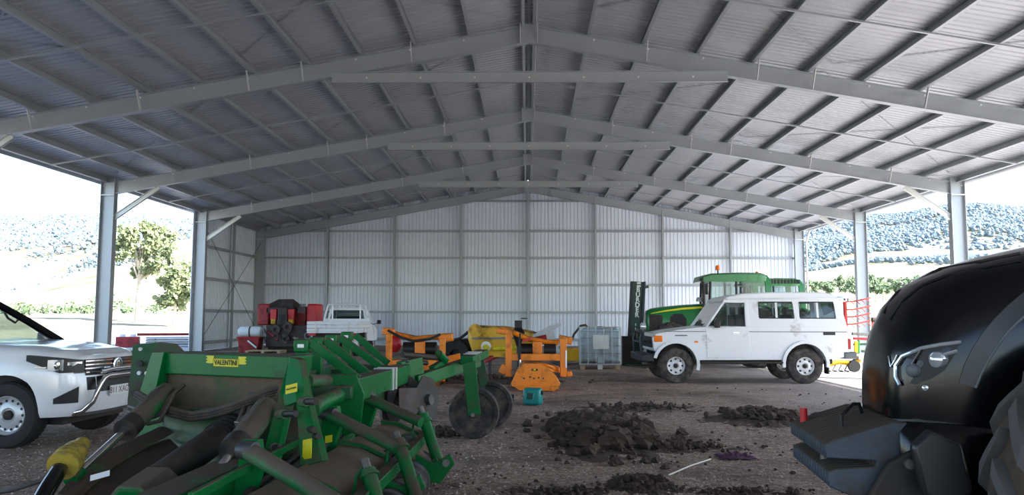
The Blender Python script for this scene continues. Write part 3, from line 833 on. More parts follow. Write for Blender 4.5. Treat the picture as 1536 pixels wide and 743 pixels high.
text('plate_lettering', '811 XAG', .105, basis((1.052, 0, .595), (0, 1, 0), (0, 0, 1)), mat('maroon_print', rgb(120, 20, 60), .5), lp, .001)['kind'] = 'stuff'
mb = MB()
mb.tube([(.72, -.66, .36), (.93, -.60, .40), (1.04, -.53, .50), (1.085, -.44, .70), (1.085, -.38, .755), (1.085, -.30, .78), (1.085, .30, .78), (1.085, .38, .755), (1.085, .44, .70), (1.04, .53, .50), (.93, .60, .40), (.72, .66, .36)], .036, 12)
nb = mb.build('nudge_bar', M['chrome'], hl, smooth=80)
MB().tube([(1.07, -.42, .84), (1.09, -.2, .86), (1.09, .2, .86), (1.07, .42, .84)], .024, 10).build('nudge_bar_rail', M['chrome'], nb)
# cab
mb = MB()
for sy in (-1, 1):
    mb.tube([(-.50, sy*.80, 1.14), (-.95, sy*.74, 1.42), (-1.42, sy*.64, 1.70), (-1.75, sy*.60, 1.76)], [.055, .05, .045, .045], 8)
builds(mb, 'windscreen_pillar', M['black_gloss'], hl)
MB().add([(-.52, -.74, 1.17), (-.45, 0, 1.19), (-.52, .74, 1.17), (-1.40, .62, 1.69), (-1.36, 0, 1.72), (-1.40, -.62, 1.69)], [(0, 1, 4, 5), (1, 2, 3, 4)]).build('windscreen', M['glass'], hl)
rings = []
for x, z, w_ in ((-1.36, 1.70, .60), (-1.6, 1.76, .62), (-2.2, 1.80, .63), (-2.9, 1.78, .62), (-3.15, 1.72, .60)):
    rings.append([(x, -w_, z-.06), (x, -w_*.85, z-.01), (x, 0, z+.01), (x, w_*.85, z-.01), (x, w_, z-.06), (x, 0, z-.07)])
MB().loft(rings).build('roof', M['white_paint'], hl, smooth=50)
bd = MB().prism([(-.62, -.90, .36), (-.62, -.90, 1.14), (-3.2, -.90, 1.16), (-5.1 if False else -4.25, -.90, 1.12), (-4.25, -.90, .42)], (0, 1.80, 0)).build('cab_and_tub', M['white_paint'], hl, bevel=.04)
cut(bd, MB().cyl((-3.08, -1.3, .385), (-3.08, 1.3, .385), .44, n=32))
mb = MB()
for sy in (-1, 1):
    mb.bar((-2.05, sy*.86, 1.14), (-2.1, sy*.64, 1.74), .05, .08, (1, 0, 0)); mb.bar((-3.1, sy*.86, 1.14), (-3.05, sy*.62, 1.72), .06, .14, (1, 0, 0))
builds(mb, 'door_pillar', M['white_paint'], hl)
for sy in (-1, 1):
    for a, b, c, d in ((-.72, -2.03, -1.42, -2.06), (-2.1, -3.05, -2.13, -3.0)):
        MB().add([(a, sy*.87, 1.15), (b, sy*.87, 1.15), (d, sy*.64, 1.69), (c, sy*.64, 1.69)], [(0, 1, 2, 3)]).build('window_pane', M['glass'], hl)
    m_ = MB().box(-.85, -.97, sy*.95, sy*1.12, 1.12, 1.27).build('mirror', M['white_paint'], hl, bevel=.03)
MB().box(-.62, -.95, -.74, .74, 1.05, 1.165).build('dashboard', M['black'], hl, bevel=.03)
MB().lathe([(.19, -.014), (.19, .014), (.165, .014), (.165, -.014)], (-1.05, -.38, 1.20), (1, 0, .5), 20, closed=True).build('steering_wheel', M['black'], hl)
MB().tube([(-1.02, .66, 1.45), (-1.06, .65, 1.40), (-1.16, .64, 1.46), (-1.20, .63, 1.53)], .015, 6).build('grab_handle', M['black'], hl)
for x, y in ((-1.7, .38), (-1.7, -.38)):
    mb = MB(); mb.box(x, x-.14, y-.25, y+.25, .9, 1.42); mb.box(x-.03, x-.12, y-.13, y+.13, 1.42, 1.62); mb.build('seat', M['seat'], hl, bevel=.04)
mb = MB(); mb.box(-4.2, .5, -.42, .42, .28, .40); mb.cyl((0, -.65, .36), (0, .65, .36), .05); mb.cyl((-3.08, -.65, .36), (-3.08, .65, .36), .06); mb.box(-.5, .62, -.62, .62, .24, .35); mb.build('chassis', M['black_dirty'], hl)

def shorten(o):
    for c in o.children:
        if c.name.split('.')[0] in ('tire', 'rim', 'rim_opening', 'hub'): continue
        if c.type == 'MESH':
            for v in c.data.vertices:
                if v.co.x > .25: v.co.x = .25+(v.co.x-.25)*.70
        shorten(c)
shorten(hl)
# ------------------------------------------------ old white tray back utility by the end wall
g0 = P(502, 525, 29.0)
ut = thing('tray_truck', 'silver white single cab tray truck seen from behind in front of the end wall', 'car', (-7.15, 29.0, 0), R(91))
# local x forward (away), origin at the tail
mb = MB(); mb.box(0, 2.5, -.92, .92, .88, .94); tray = mb.build('tray_floor', M['white_tray'], ut)
for z in (0, 1, 2): MB().box(-.03, 0, -.93, .93, .94+z*.125, 1.055+z*.125).build('tailgate_board', M['white_tray'], tray, bevel=.01)
for sy in (-1, 1):
    for z in (0, 1, 2): MB().box(.02, 2.46, sy*.93-.015, sy*.93+.015, .94+z*.125, 1.055+z*.125).build('side_board', M['white_tray'], tray, bevel=.01)
    MB().box(-.045, -.03, sy*.60-.03, sy*.60+.03, .90, 1.30).build('latch', M['galv_brace'], tray)
mb = MB()
for sy in (-1, 1):
    mb.tube([(2.46, sy*.90, .95), (2.44, sy*.86, 1.45), (2.42, sy*.74, 1.92), (2.42, sy*.70, 1.95), (2.42, 0, 1.97)], .035, 8)
    mb.tube([(2.40, sy*.55, 1.32), (2.40, sy*.55, 1.95)], .03, 8)
mb.box(2.41, 2.45, -.88, .88, 1.28, 1.40); mb.build('headboard', M['white_tray'], tray)
mb = MB(); rings = []
for x, w_, z0, z1 in ((2.55, .80, .55, 1.20), (3.7, .83, .5, 1.20), (4.0, .83, .5, 1.16), (4.9, .80, .5, 1.05), (5.1, .70, .5, .95)):
    rings.append([(x, -w_, z0), (x, -w_, z1-.1), (x, -w_*.9, z1), (x, w_*.9, z1), (x, w_, z1-.1), (x, w_, z0)])
mb.loft(rings); cb = mb.build('cab_body', M['white_tray'], ut, smooth=40)
mb = MB(); mb.loft([[(2.56, -.68, 1.74), (2.56, .68, 1.74), (2.56, .62, 1.82), (2.56, -.62, 1.82)], [(3.6, -.64, 1.76), (3.6, .64, 1.76), (3.6, .58, 1.83), (3.6, -.58, 1.83)]])
mb.build('roof', M['white_tray'], ut)
mb = MB()
for sy in (-1, 1):
    mb.bar((2.58, sy*.77, 1.18), (2.62, sy*.65, 1.78), .09, .09, (1, 0, 0)); mb.bar((4.0, sy*.76, 1.14), (3.5, sy*.62, 1.78), .05, .06, (0, 1, 0))
builds(mb, 'pillar', M['white_tray'], ut)
MB().add([(2.56, -.7, 1.25), (2.56, .7, 1.25), (2.6, .6, 1.74), (2.6, -.6, 1.74)], [(0, 1, 2, 3)]).build('rear_window', M['glass_dark'], ut)
for sy in (-1, 1):
    MB().add([(2.64, sy*.79, 1.2), (3.95, sy*.79, 1.17), (3.5, sy*.65, 1.73), (2.66, sy*.67, 1.73)], [(0, 1, 2, 3)]).build('window_pane', M['glass_dark'], ut)
    mr = MB().box(3.75, 3.85, sy*.98, sy*1.14, 1.18, 1.34).build('mirror', M['black'], ut, bevel=.02)
    MB().tube([(3.8, sy*.80, 1.16), (3.8, sy*1.0, 1.22)], .015, 6).build('mirror_arm', M['black'], mr)
    MB().box(-.035, .02, sy*.74-.14, sy*.74+.14, .79, .88).build('tail_lamp', M['red_lens'], ut)
    wheel(ut, (.95, sy*.70, .34), .34, .22, .19, sy, 'holes', 'rubber', 'rim', 8, tread=False)
    wheel(ut, (4.1, sy*.70, .34), .34, .22, .19, sy, 'holes', 'rubber', 'rim', 8, tread=False)
    MB().box(.40, .42, sy*.60, sy*.86, .25, .8).build('mud_flap', M['white_tray'], ut)
MB().add([(4.0, -.72, 1.16), (4.0, .72, 1.16), (3.52, .6, 1.76), (3.52, -.6, 1.76)], [(0, 1, 2, 3)]).build('windscreen', M['glass'], ut)
mb = MB(); mb.box(.1, 4.9, -.4, .4, .5, .66); mb.box(.9, 1.0, -.6, .6, .28, .4); mb.box(4.05, 4.15, -.6, .6, .28, .4); mb.box(.3, .5, -.8, .8, .66, .88); mb.box(2.0, 2.2, -.8, .8, .66, .88); mb.build('chassis', M['black_dirty'], ut)
MB().box(2.9, 3.05, -.5, .5, .9, 1.5).build('seat', M['seat'], ut, bevel=.04)
# ================================================================== tractors
from mathutils.bvhtree import BVHTree
def surf(o):
    """place details on a built surface: returns f(px, py) -> world point, normal"""
    bpy.context.view_layer.update()
    mw = o.matrix_world
    bv = BVHTree.FromPolygons([mw @ v.co for v in o.data.vertices], [tuple(p.vertices) for p in o.data.polygons])
    def f(px, py):
        d = (FW + RT*((px-W/2)/F) - UP*((py-H/2)/F)).normalized()
        h = bv.ray_cast(CAM, d)
        if h[0] is None: return None
        n = h[1] if h[1].dot(d) < 0 else -h[1]
        return h[0], n
    return f
def ag_wheel(parent, c, Rr, w, rr, side, lugs=18, tmat='rubber', lmat='rubber', rim='tractor_yellow', lugh=.045):
    c = Vector(c); hw_ = w/2
    t = MB().lathe([(rr, -hw_*.7), (rr+.03, -hw_*.95), (Rr*.8, -hw_*1.03), (Rr*.92, -hw_*.95), (Rr-.03, -hw_*.75), (Rr-.015, 0), (Rr-.03, hw_*.75), (Rr*.92, hw_*.95), (Rr*.8, hw_*1.03), (rr+.03, hw_*.95), (rr, hw_*.7)], c, (0, 1, 0), 44, closed=True).build('tire', M[tmat], parent)
    for sy in (-1, 1):
        # one curved lug, rotated round the axle
        mb = MB(); rg = []
        for k in range(5):
            u = k/4; y = sy*hw_*(.02+.98*u); ang = -(.02+.34*u)*side*0-(.02+.34*u)
            rad = Rr-.02-.02*u-(.06 if u > .9 else 0)
            wd = .045+.02*u
            ring = []
            for da, dr in ((-wd/Rr, -.02), (-wd*.75/Rr, lugh), (wd*.75/Rr, lugh), (wd/Rr, -.02)):
                r_ = rad+dr*(1-.25*u); a_ = ang+da
                ring.append((r_*math.cos(a_), y, r_*math.sin(a_)))
            rg.append(ring)
        mb.loft(rg); me = mb.mesh('tread_lug', None, 30); me.materials.append(M[lmat])
        for k in range(lugs):
            a_ = 2*math.pi*(k+(.5 if sy > 0 else 0))/lugs
            place('tread_lug', me, t, tuple(c - (OFF.get(parent.name) or V(0, 0, 0))), (0, a_, 0))
    s = side
    MB().lathe([(rr, s*hw_*.72), (rr*.95, s*hw_*.78), (rr*.9, s*hw_*.5), (rr*.8, s*hw_*.15), (rr*.35, s*hw_*.2), (rr*.3, s*hw_*.35), (.001, s*hw_*.35)], c, (0, 1, 0), 30).build('rim', M[rim], t)
    return t

# ------------------------------------------------ black tractor in the foreground
bt = thing('tractor', 'black modern tractor with stacked front weights, facing the green implement', 'tractor', (2.72, 4.32, 0), R(173))
zt_tab = [(-1.7, 2.04), (-1.0, 2.01), (-.5, 1.965), (0, 1.90), (.31, 1.825), (.5, 1.765), (.65, 1.68), (.74, 1.58), (.80, 1.46), (.84, 1.33), (.858, 1.2)]
def lint(x, t):
    if x <= t[0][0]: return t[0][1]
    for (a, u), (b, w_) in zip(t, t[1:]):
        if x <= b: return u+(w_-u)*(x-a)/(b-a)
    return t[-1][1]
w_tab = [(-1.7, .57), (-.5, .54), (0, .52), (.31, .50), (.5, .48), (.65, .445), (.74, .405), (.80, .36), (.84, .30), (.858, .24)]
rings = []
for x in (.858, .85, .84, .82, .80, .77, .74, .70, .65, .58, .5, .4, .31, .15, 0, -.25, -.5, -.75, -1.0, -1.35, -1.7):
    zt, w_ = lint(x, zt_tab), lint(x, w_tab); zb = .96
    k = min(1, (zt-zb)/.8)
    half = [(0, zt), (.2*w_, zt-.002), (.42*w_, zt-.014*k), (.62*w_, zt-.045*k), (.79*w_, zt-.11*k), (.91*w_, zt-.22*k), (.98*w_, zt-.38*k), (w_, zt-.58*k), (.985*w_, zt-.8*k), (0, zb)]
    half[-2] = (half[-2][0], max(zb, half[-2][1]))
    rings.append([(x, y, z) for y, z in half]+[(x, -y, z) for y, z in half[-2:0:-1]])
hood = MB().loft(rings).build('hood', M['black_gloss'], bt, smooth=60)
hood_s = surf(hood)
imw = (Matrix.Translation(bt.location) @ Matrix.Rotation(R(173), 4, 'Z')).inverted()
def onhood(pts, e):
    out = []
    for p in pts:
        h = hood_s(*p)
        if h: out.append(imw @ (h[0]+h[1]*e))
    return out
def fan(name, ma, parent, pts, e, sm=50):
    q = onhood(pts, e); c = sum(q, V(0, 0, 0))/len(q)
    h = hood_s(sum(p[0] for p in pts)/len(pts), sum(p[1] for p in pts)/len(pts))
    if h: c = imw @ (h[0]+h[1]*e)
    n = len(q); inn = [(imw.to_3x3() @ hood_s(*p)[1])*.03 for p in pts if hood_s(*p)]
    mb = MB(); mb.add([c]+q+[a-b for a, b in zip(q, inn)], [(0, 1+i, 1+(i+1) % n) for i in range(n)]+[(1+i, 1+n+i, 1+n+(i+1) % n, 1+(i+1) % n) for i in range(n)])
    return mb.build(name, ma, parent, smooth=sm)
hs = fan('headlight', M['black'], bt, [(1347, 570), (1345, 549), (1355, 535), (1383, 523), (1410, 518), (1440, 514), (1432, 532), (1417, 556), (1398, 568), (1372, 577)], .006)
MB().tube(onhood([(1352, 578), (1346, 566), (1346, 549), (1356, 535), (1383, 523), (1410, 518), (1441, 514)], .012), .010, 8).build('chrome_brow', M['lamp_glass'], hs)
MB().tube(onhood([(1384, 523), (1374, 540), (1368, 550)], .012), .007, 6).build('chrome_divider', M['chrome'], hs)
MB().tube(onhood([(1414, 533), (1424, 530), (1435, 527)], .012), .010, 6).build('light_bar', M['lamp_glass'], hs)
for (px, py, r_) in ((1405, 540, .042), (1369, 556, .034)):
    h = hood_s(px, py); q = imw @ (h[0]+h[1]*.008); nn = imw.to_3x3() @ h[1]
    nn = (nn+V(1.2, .3, 0)).normalized()
    MB().lathe([(.001, .022), (r_*.5, .020), (r_*.9, .010), (r_, .0), (r_, -.03)], q, nn, 24).build('lamp_lens', M['lamp_glass'] if r_ > .04 else M['grey_plastic'], hs)
h = hood_s(1388, 582)
if h:
    MB().lathe([(.001, .01), (.014, .006), (.016, -.01)], imw @ (h[0]+h[1]*.004), imw.to_3x3() @ h[1], 12).build('marker_lamp', M['lamp_glass'], bt)
# sweeping side band
o_ = [(1438, 575), (1446, 548), (1458, 524), (1472, 502), (1490, 480), (1512, 458), (1535, 440)]
i_ = [(1463, 582), (1472, 560), (1483, 538), (1496, 518), (1510, 500), (1524, 486), (1535, 476)]
q0, q1 = onhood(o_, .012), onhood(i_, .012)
if len(q0) == len(q1) == 7:
    a_, b_ = onhood(o_, -.03), onhood(i_, -.03)
    MB().loft([[p, q, s_, t_] for p, q, s_, t_ in zip(q0, q1, b_, a_)]).build('side_band', M['black_hood'], bt, smooth=60)
    MB().tube([p for p in q1], .006, 6).build('band_edge', M['grey_plastic'], bt)
MB().tube(onhood([(1326, 470), (1345, 440), (1372, 418), (1410, 404), (1470, 393), (1530, 381)], .004), .006, 6).build('hood_crease', M['black_hood'], bt)
MB().tube(onhood([(1335, 480), (1356, 450), (1385, 428), (1420, 414), (1480, 401), (1530, 392)], .004), .006, 6).build('hood_crease', M['black_hood'], bt)
MB().tube(onhood([(1334, 535), (1338, 551), (1344, 540), (1347, 533)], .006), .004, 6).build('nose_emblem', M['lamp_glass'], bt)
# lower nose
rings = []
for x, w_, z0, z1 in ((.90, .30, .66, .97), (.88, .40, .62, .98), (.82, .46, .58, .99), (.70, .50, .55, .99), (.40, .52, .55, .98), (-.2, .50, .6, .97), (-1.6, .5, .62, .97)):
    rings.append([(x, -w_, z0+.04), (x, -w_, z1-.05), (x, -w_+.05, z1), (x, w_-.05, z1), (x, w_, z1-.05), (x, w_, z0+.04), (x, w_-.06, z0), (x, -w_+.06, z0)])
MB().loft(rings).build('lower_nose', M['black_gloss'], bt, smooth=45)
MB().box(-1.6, .55, -.28, .28, .45, .62).build('chassis', M['black_dirty'], bt)
MB().box(-.28, -.04, -.75, .75, .62, .82).build('front_axle', M['black_dirty'], bt, bevel=.03)
# weights
prof = [(1.22, .80), (1.22, .872), (1.17, .895), (.90, .985), (.80, .985), (.78, .94), (.78, .56), (.95, .56), (1.17, .645), (1.21, .665), (1.21, .735), (1.17, .75), (.98, .765), (.98, .795)]
pm = MB().prism([(x, 0, z) for x, z in prof], (0, .052, 0)).mesh('weight_plate', None, 35); pm.materials.append(M['weight'])
wt = MB().box(.70, .96, -.36, .36, .62, .74).build('weight_carrier', M['black_dirty'], bt)
for k in range(14):
    o = place('weight_plate', pm, wt, (0, -.43+k*.0605, 0))
    b_ = o.modifiers.new('bevel', 'BEVEL'); b_.width = .006; b_.segments = 1; b_.limit_method = 'ANGLE'
MB().tube([(1.08, .18, .90), (1.08, .18, .985), (1.06, .17, 1.0), (.98, .02, 1.03), (.94, 0, 1.03), (.92, -.02, .97)], .010, 8).build('weight_handle', M['black'], wt)
MB().cyl((1.17, -.30, .88), (1.17, -.30, .97), .022, n=12).build('red_pin', M['red_bright'], wt)
MB().cyl((1.16, .12, .70), (1.16, .12, .84), .02, n=10).build('locking_pin', M['steel'], wt)
for sy in (-1, 1):
    MB().prism([(.95, sy*.45, .50), (1.05, sy*.45, .62), (.95, sy*.45, .80), (.80, sy*.45, .88), (.35, sy*.45, .85), (.20, sy*.45, .55), (.45, sy*.45, .42)], (0, sy*.05, 0)).build('side_plate', M['black_dirty'], wt, bevel=.012)
    for x, z in ((.86, .80), (.55, .58), (.80, .62)): MB().cyl((x, sy*.49, z), (x, sy*.525, z), .024, n=8).build('bolt', M['steel'], wt)
    # folded lower link
    MB().prism([(.80, sy*.56, .98), (.88, sy*.56, .90), (.84, sy*.56, .68), (.72, sy*.56, .62), (.62, sy*.56, .70), (.66, sy*.56, .92)], (0, sy*.07, 0)).build('link_arm', M['black_hood'], bt, bevel=.02)
    ag_wheel(bt, (-.10, sy*.90, .74), .74, .44, .36, sy, 17, 'mud', 'mud_tyre', 'grey_plastic', .05)
    ag_wheel(bt, (-2.65, sy*1.0, .98), .98, .60, .5, sy, 20, 'rubber', 'rubber', 'grey_plastic')
    MB().tube([(-1.7, sy*.75, 1.0), (-1.65, sy*.72, 2.1), (-1.9, sy*.66, 2.75), (-3.0, sy*.66, 2.8), (-3.3, sy*.72, 1.9), (-3.2, sy*.75, 1.1)], .045, 8).build('cab_pillar', M['black'], bt)
    MB().add([(-1.66, sy*.73, 1.2), (-3.2, sy*.73, 1.2), (-3.2, sy*.69, 2.7), (-1.85, sy*.68, 2.7)], [(0, 1, 2, 3)]).build('cab_window', M['glass'], bt)
    MB().tube([(-2.0, sy*.75, 1.4), (-2.1, sy*.95, 1.75), (-2.65, sy*1.0, 2.02), (-3.2, sy*.98, 1.85)], .05, 8).build('mudguard', M['black_gloss'], bt)
MB().box(-3.4, -1.7, -.75, .75, 2.72, 2.95).build('cab_roof', M['black_gloss'], bt, bevel=.08)
MB().box(-3.2, -1.7, -.55, .55, .7, 1.3).build('cab_base', M['black_gloss'], bt, bevel=.05)
MB().box(-2.6, -2.1, -.28, .28, 1.3, 1.85).build('seat', M['seat'], bt, bevel=.08)

# ------------------------------------------------ two green tractors
def green_tractor(label, loc, rz, vents):
    t = thing('tractor', label, 'tractor', loc, rz)
    rings = []
    for x, w_, z0, z1 in ((.62, .26, 1.0, 1.62), (.58, .34, .95, 1.70), (.45, .38, .93, 1.765), (.1, .41, .92, 1.82), (-.5, .43, .92, 1.88), (-1.15, .45, .95, 1.92)):
        half = [(0, z1), (.5*w_, z1-.012), (.82*w_, z1-.06), (w_, z1-.18), (w_, z0+.1), (w_*.9, z0)]
        rings.append([(x, y, z) for y, z in half]+[(x, -y, z) for y, z in half[::-1][:-1]])
    hd = MB().loft(rings).build('hood', M['tractor_green'], t, smooth=50)
    for sy in (-1, 1):
        MB().loft([[(x, sy*(w_+.004), z), (x, sy*(w_+.004), z+h_), (x, sy*(w_-.05), z+h_), (x, sy*(w_-.05), z)] for x, w_, z, h_ in ((.50, .37, 1.60, .015), (.1, .41, 1.66, .045), (-.5, .43, 1.73, .06), (-1.12, .45, 1.77, .065))]).build('hood_stripe', M['tractor_yellow'], hd)
        MB().loft([[(x, sy*(w_+.005), z0), (x, sy*(w_+.005), z1), (x, sy*(w_-.05), z1), (x, sy*(w_-.05), z0)] for x, w_, z0, z1 in ((.59, .33, 1.05, 1.55), (.45, .38, 1.03, 1.58), (.15, .405, 1.03, 1.56))]).build('side_grille', M['machine_dark'], hd)
        MB().loft([[(x, sy*(w_+.005), z0), (x, sy*(w_+.005), z1), (x, sy*(w_-.05), z1), (x, sy*(w_-.05), z0)] for x, w_, z0, z1 in ((-.08, .413, 1.15, 1.50), (-.2, .417, 1.08, 1.60), (-.45, .427, 1.08, 1.60), (-.58, .432, 1.15, 1.45))]).build('side_vent', M['black'], hd)
        ag_wheel(t, (0, sy*.88, .66), .66, .42, .34, sy, 16)
        ag_wheel(t, (-2.55, sy*.95, .88), .88, .48, .46, sy, 18)
        # cab frame
        MB().tube([(-1.22, sy*.62, 1.25), (-1.28, sy*.66, 2.60)], .04, 8).build('cab_pillar', M['black'], t)
        MB().tube([(-2.05, sy*.72, 1.2), (-2.05, sy*.70, 2.60)], .035, 8).build('cab_pillar', M['black'], t)
        MB().loft([[(-3.00, sy*.74, 1.4), (-3.14, sy*.74, 1.4), (-3.14, sy*.66, 1.4), (-3.00, sy*.66, 1.4)], [(-2.92, sy*.74, 2.55), (-3.10, sy*.74, 2.62), (-3.10, sy*.66, 2.62), (-2.92, sy*.66, 2.55)], [(-2.86, sy*.72, 2.70), (-2.98, sy*.72, 2.78), (-2.98, sy*.64, 2.78), (-2.86, sy*.64, 2.70)]]).build('cab_post', M['tractor_green'], t)
        MB().add([(-1.25, sy*.68, 1.25), (-2.03, sy*.715, 1.25), (-2.03, sy*.70, 2.58), (-1.30, sy*.67, 2.58)], [(0, 1, 2, 3)]).build('cab_window', M['glass'], t)
        MB().add([(-2.08, sy*.715, 1.25), (-3.0, sy*.715, 1.4), (-2.9, sy*.70, 2.58), (-2.08, sy*.70, 2.58)], [(0, 1, 2, 3)]).build('cab_window', M['glass'], t)
        mb = MB(); rg = []
        for a_ in range(0, 9):
            an = R(20+a_*17.5); rg.append([(-2.55+math.cos(an)*(.98+d_), sy*y_, .88+math.sin(an)*(.98+d_)) for d_, y_ in ((0, .62), (.05, .62), (.05, 1.18), (0, 1.18))])
        mb.loft(rg); mb.build('mudguard', M['tractor_green'], t, smooth=40)
    rings = []
    for x, z0, z1, w_ in ((-1.02, 2.60, 2.66, .62), (-1.06, 2.58, 2.76, .70), (-1.3, 2.58, 2.83, .75), (-2.2, 2.58, 2.86, .77), (-2.8, 2.58, 2.85, .77), (-3.0, 2.60, 2.78, .72), (-3.06, 2.62, 2.70, .66)):
        rings.append([(x, -w_, z0), (x, -w_, z1-.05), (x, -w_+.08, z1), (x, w_-.08, z1), (x, w_, z1-.05), (x, w_, z0)])
    rf = MB().loft(rings).build('cab_roof', M['tractor_green'], t, smooth=40)
    if vents:
        for k in range(9):
            for sy in (-1, 1): MB().box(-1.95-k*.115, -2.02-k*.115, sy*.765, sy*.80, 2.66, 2.80).build('roof_vent', M['black'], rf)
    MB().add([(-1.22, -.6, 1.5), (-1.22, .6, 1.5), (-1.28, .64, 2.58), (-1.28, -.64, 2.58)], [(0, 1, 2, 3)]).build('windscreen', M['glass'], t)
    MB().box(-1.2, -3.0, -.60, .60, .75, 1.38).build('cab_base', M['black_dirty'], t)
    MB().box(-1.2, .5, -.26, .26, .55, 1.0).build('engine_block', M['machine_dark'], t)
    MB().box(-.1, .1, -.8, .8, .55, .72).build('front_axle', M['tractor_green'], t)
    MB().box(-2.45, -2.55, -.8, .8, .75, 1.0).build('rear_axle', M['tractor_green'], t)
    MB().box(-2.2, -2.7, -.28, .28, 1.38, 1.5).build('seat', M['black'], t, bevel=.04)
    MB().box(-2.58, -2.74, -.26, .26, 1.45, 2.15).build('seat_back', M['black'], t, bevel=.05)
    MB().tube([(-1.55, 0, 1.4), (-1.7, 0, 1.85)], .04, 8).build('steering_column', M['black'], t)
    MB().lathe([(.2, -.015), (.2, .015), (.17, .015), (.17, -.015)], (-1.74, 0, 1.9), (.5, 0, .85), 20, closed=True).build('steering_wheel', M['black'], t)
    MB().tube([(-1.08, .60, 1.5), (-1.08, .60, 2.5), (-1.05, .62, 2.62), (-.98, .64, 2.68)], .045, 8).build('exhaust', M['machine_dark'], t)
    m_ = MB().tube([(-1.2, .70, 2.45), (-1.1, .95, 2.48)], .015, 6).build('mirror_arm', M['black'], t)
    MB().box(-1.06, -1.12, .88, 1.04, 2.18, 2.5).build('mirror', M['black'], m_, bevel=.015)
    bc = MB().cyl((-1.5, .70, 2.78), (-1.5, .70, 2.93), .02, n=8).build('beacon_stem', M['black'], t)
    MB().lathe([(.001, .16), (.05, .14), (.065, .08), (.07, 0), (.001, 0)], (-1.5, .70, 2.93), (0, 0, 1), 16).build('beacon', M['amber'], bc)
    MB().lathe([(.001, .10), (.09, .08), (.12, .0), (.12, -.04), (.001, -.05)], (-1.0, .42, 2.02), (0, 0, 1), 20).build('air_cleaner_cap', M['grey_metal'], t)
    return t
green_tractor('green tractor with yellow hood stripe and amber beacon behind the white wagon', (4.28, 25.0, 0), R(180), False)
green_tractor('second green tractor standing behind the beacon tractor, vents along its cab roof', (6.45, 28.4, 0), R(180), True)
# ================================================================== farm implements
def tubes(name, ma, par, pts, r, n=8): return MB().tube(pts, r, n).build(name, ma, par, smooth=60)
def bars(name, ma, par, p0, p1, w_, h_, up=(0, 0, 1), bevel=.006, **k): return MB().bar(p0, p1, w_, h_, up, **k).build(name, ma, par, bevel=bevel)
def cyls(name, ma, par, p0, p1, r, n=16, r2=None): return MB().cyl(p0, p1, r, r2, n).build(name, ma, par)
def plate(name, ma, par, pts, th, bevel=.004): return MB().prism(pts, th).build(name, ma, par, bevel=bevel)
def sag(a, b, d, n=10):
    a, b = Vector(a), Vector(b)
    return [a.lerp(b, i/n)-V(0, 0, 4*d*(i/n)*(1-i/n)) for i in range(n+1)]

# ------------------------------------------------ big green soil cultivator
gc = thing('soil_cultivator', 'large green mounted cultivator with yellow lettered decals, hydraulic rams and gauge wheels', 'implement', (-1.8, 6.6, 0), world=True)
GR, GD, DP = M['green'], M['green_dark'], M['green_dusty']
# headstock ----------------------------------------------------------
YL, YR = 6.6, 5.95
tl, trr = P(243, 529, YL), P(434, 535, YR); bl, br = P(243, 561, YL), P(428, 569, YR)
back = V(.10, .30, 0)
bm_ = MB(); bm_.loft([[tl, bl, bl+back, tl+back], [trr, br, br+back, trr+back]])
beam = bm_.build('headstock_beam', GR, gc, bevel=.01)
# decal with ribbon ends
ux = (trr-tl).normalized(); uz = V(0, 0, 1); nf = ux.cross(uz).normalized()
if nf.y > 0: nf = -nf
def decal(name, par, c, w_, h_, e=.004, ux=ux, uz=uz, nf=nf, ma=None):
    c = Vector(c)+nf*e
    return MB().prism([c-ux*w_/2-uz*h_/2, c+ux*w_/2-uz*h_/2, c+ux*w_/2+uz*h_/2, c-ux*w_/2+uz*h_/2], nf*.003).build(name, ma or M['yellow_decal'], par)
dc = tl.lerp(trr, .535)-uz*.065
dk = decal('decal', beam, dc, .285, .068)
dc2 = decal('decal_ribbon', beam, dc-ux*.172+uz*.022, .072, .06, .003); decal('decal_ribbon', beam, dc+ux*.172+uz*.022, .072, .06, .003)
for s_ in (-1, 1):
    for k in range(3): decal('decal_ribbon', beam, dc+ux*s_*.214+uz*(.045-.022*k), .014, .012, .003)
tag(text('decal_lettering', 'VALENTINI', .054, basis(dc+nf*.009, ux, uz), M['black_print'], dk, .001, .95, .001), kind='stuff')
mb = MB(); q = [dc-ux*.140-uz*.031, dc+ux*.140-uz*.031, dc+ux*.140+uz*.031, dc-ux*.140+uz*.031]
mb.tube([p+nf*.008 for p in q], .002, 4, True); mb.build('decal_border', M['black_print'], dk)
# soil covered rear plate and side posts
plate('headstock_plate', M['soil_plate'], gc, [P(243, 560, 6.68), P(428, 568, 6.03), P(418, 612, 6.05), P(360, 650, 6.25), P(300, 690, 6.5), P(238, 690, 6.72)], (.02, .05, 0))
for (c, y) in ((262, 586), (392, 592)):
    mb = MB(); pc = P(c, y, 6.5-(c-243)/185*.65)
    mb.prism([pc+ux*.075*math.cos(t)+uz*.028*math.sin(t)+nf*.06 for t in [2*math.pi*i/16 for i in range(16)]], nf*.006); mb.build('plate_slot', M['black'], gc)
plate('headstock_post', GR, gc, [P(228, 529, 6.62), P(246, 528, 6.55), P(232, 592, 6.5), P(246, 640, 6.45), P(262, 700, 6.4), P(225, 700, 6.5), P(205, 640, 6.6), P(209, 590, 6.65)], (.03, .10, 0))
plate('headstock_post', GD, gc, [P(246, 620, 6.3), P(300, 612, 6.2), P(362, 612, 6.1), P(360, 690, 6.0), P(300, 735, 6.1), P(236, 735, 6.3)], (.02, .06, 0))
pl = plate('hole_plate', GD, gc, [P(199, 517, 7.2), P(238, 514, 7.25), P(262, 516, 7.3), P(274, 528, 7.3), P(262, 560, 7.2), P(225, 620, 7.1), P(191, 640, 7.1), P(191, 600, 7.15), P(196, 560, 7.2)], (0, .05, 0))
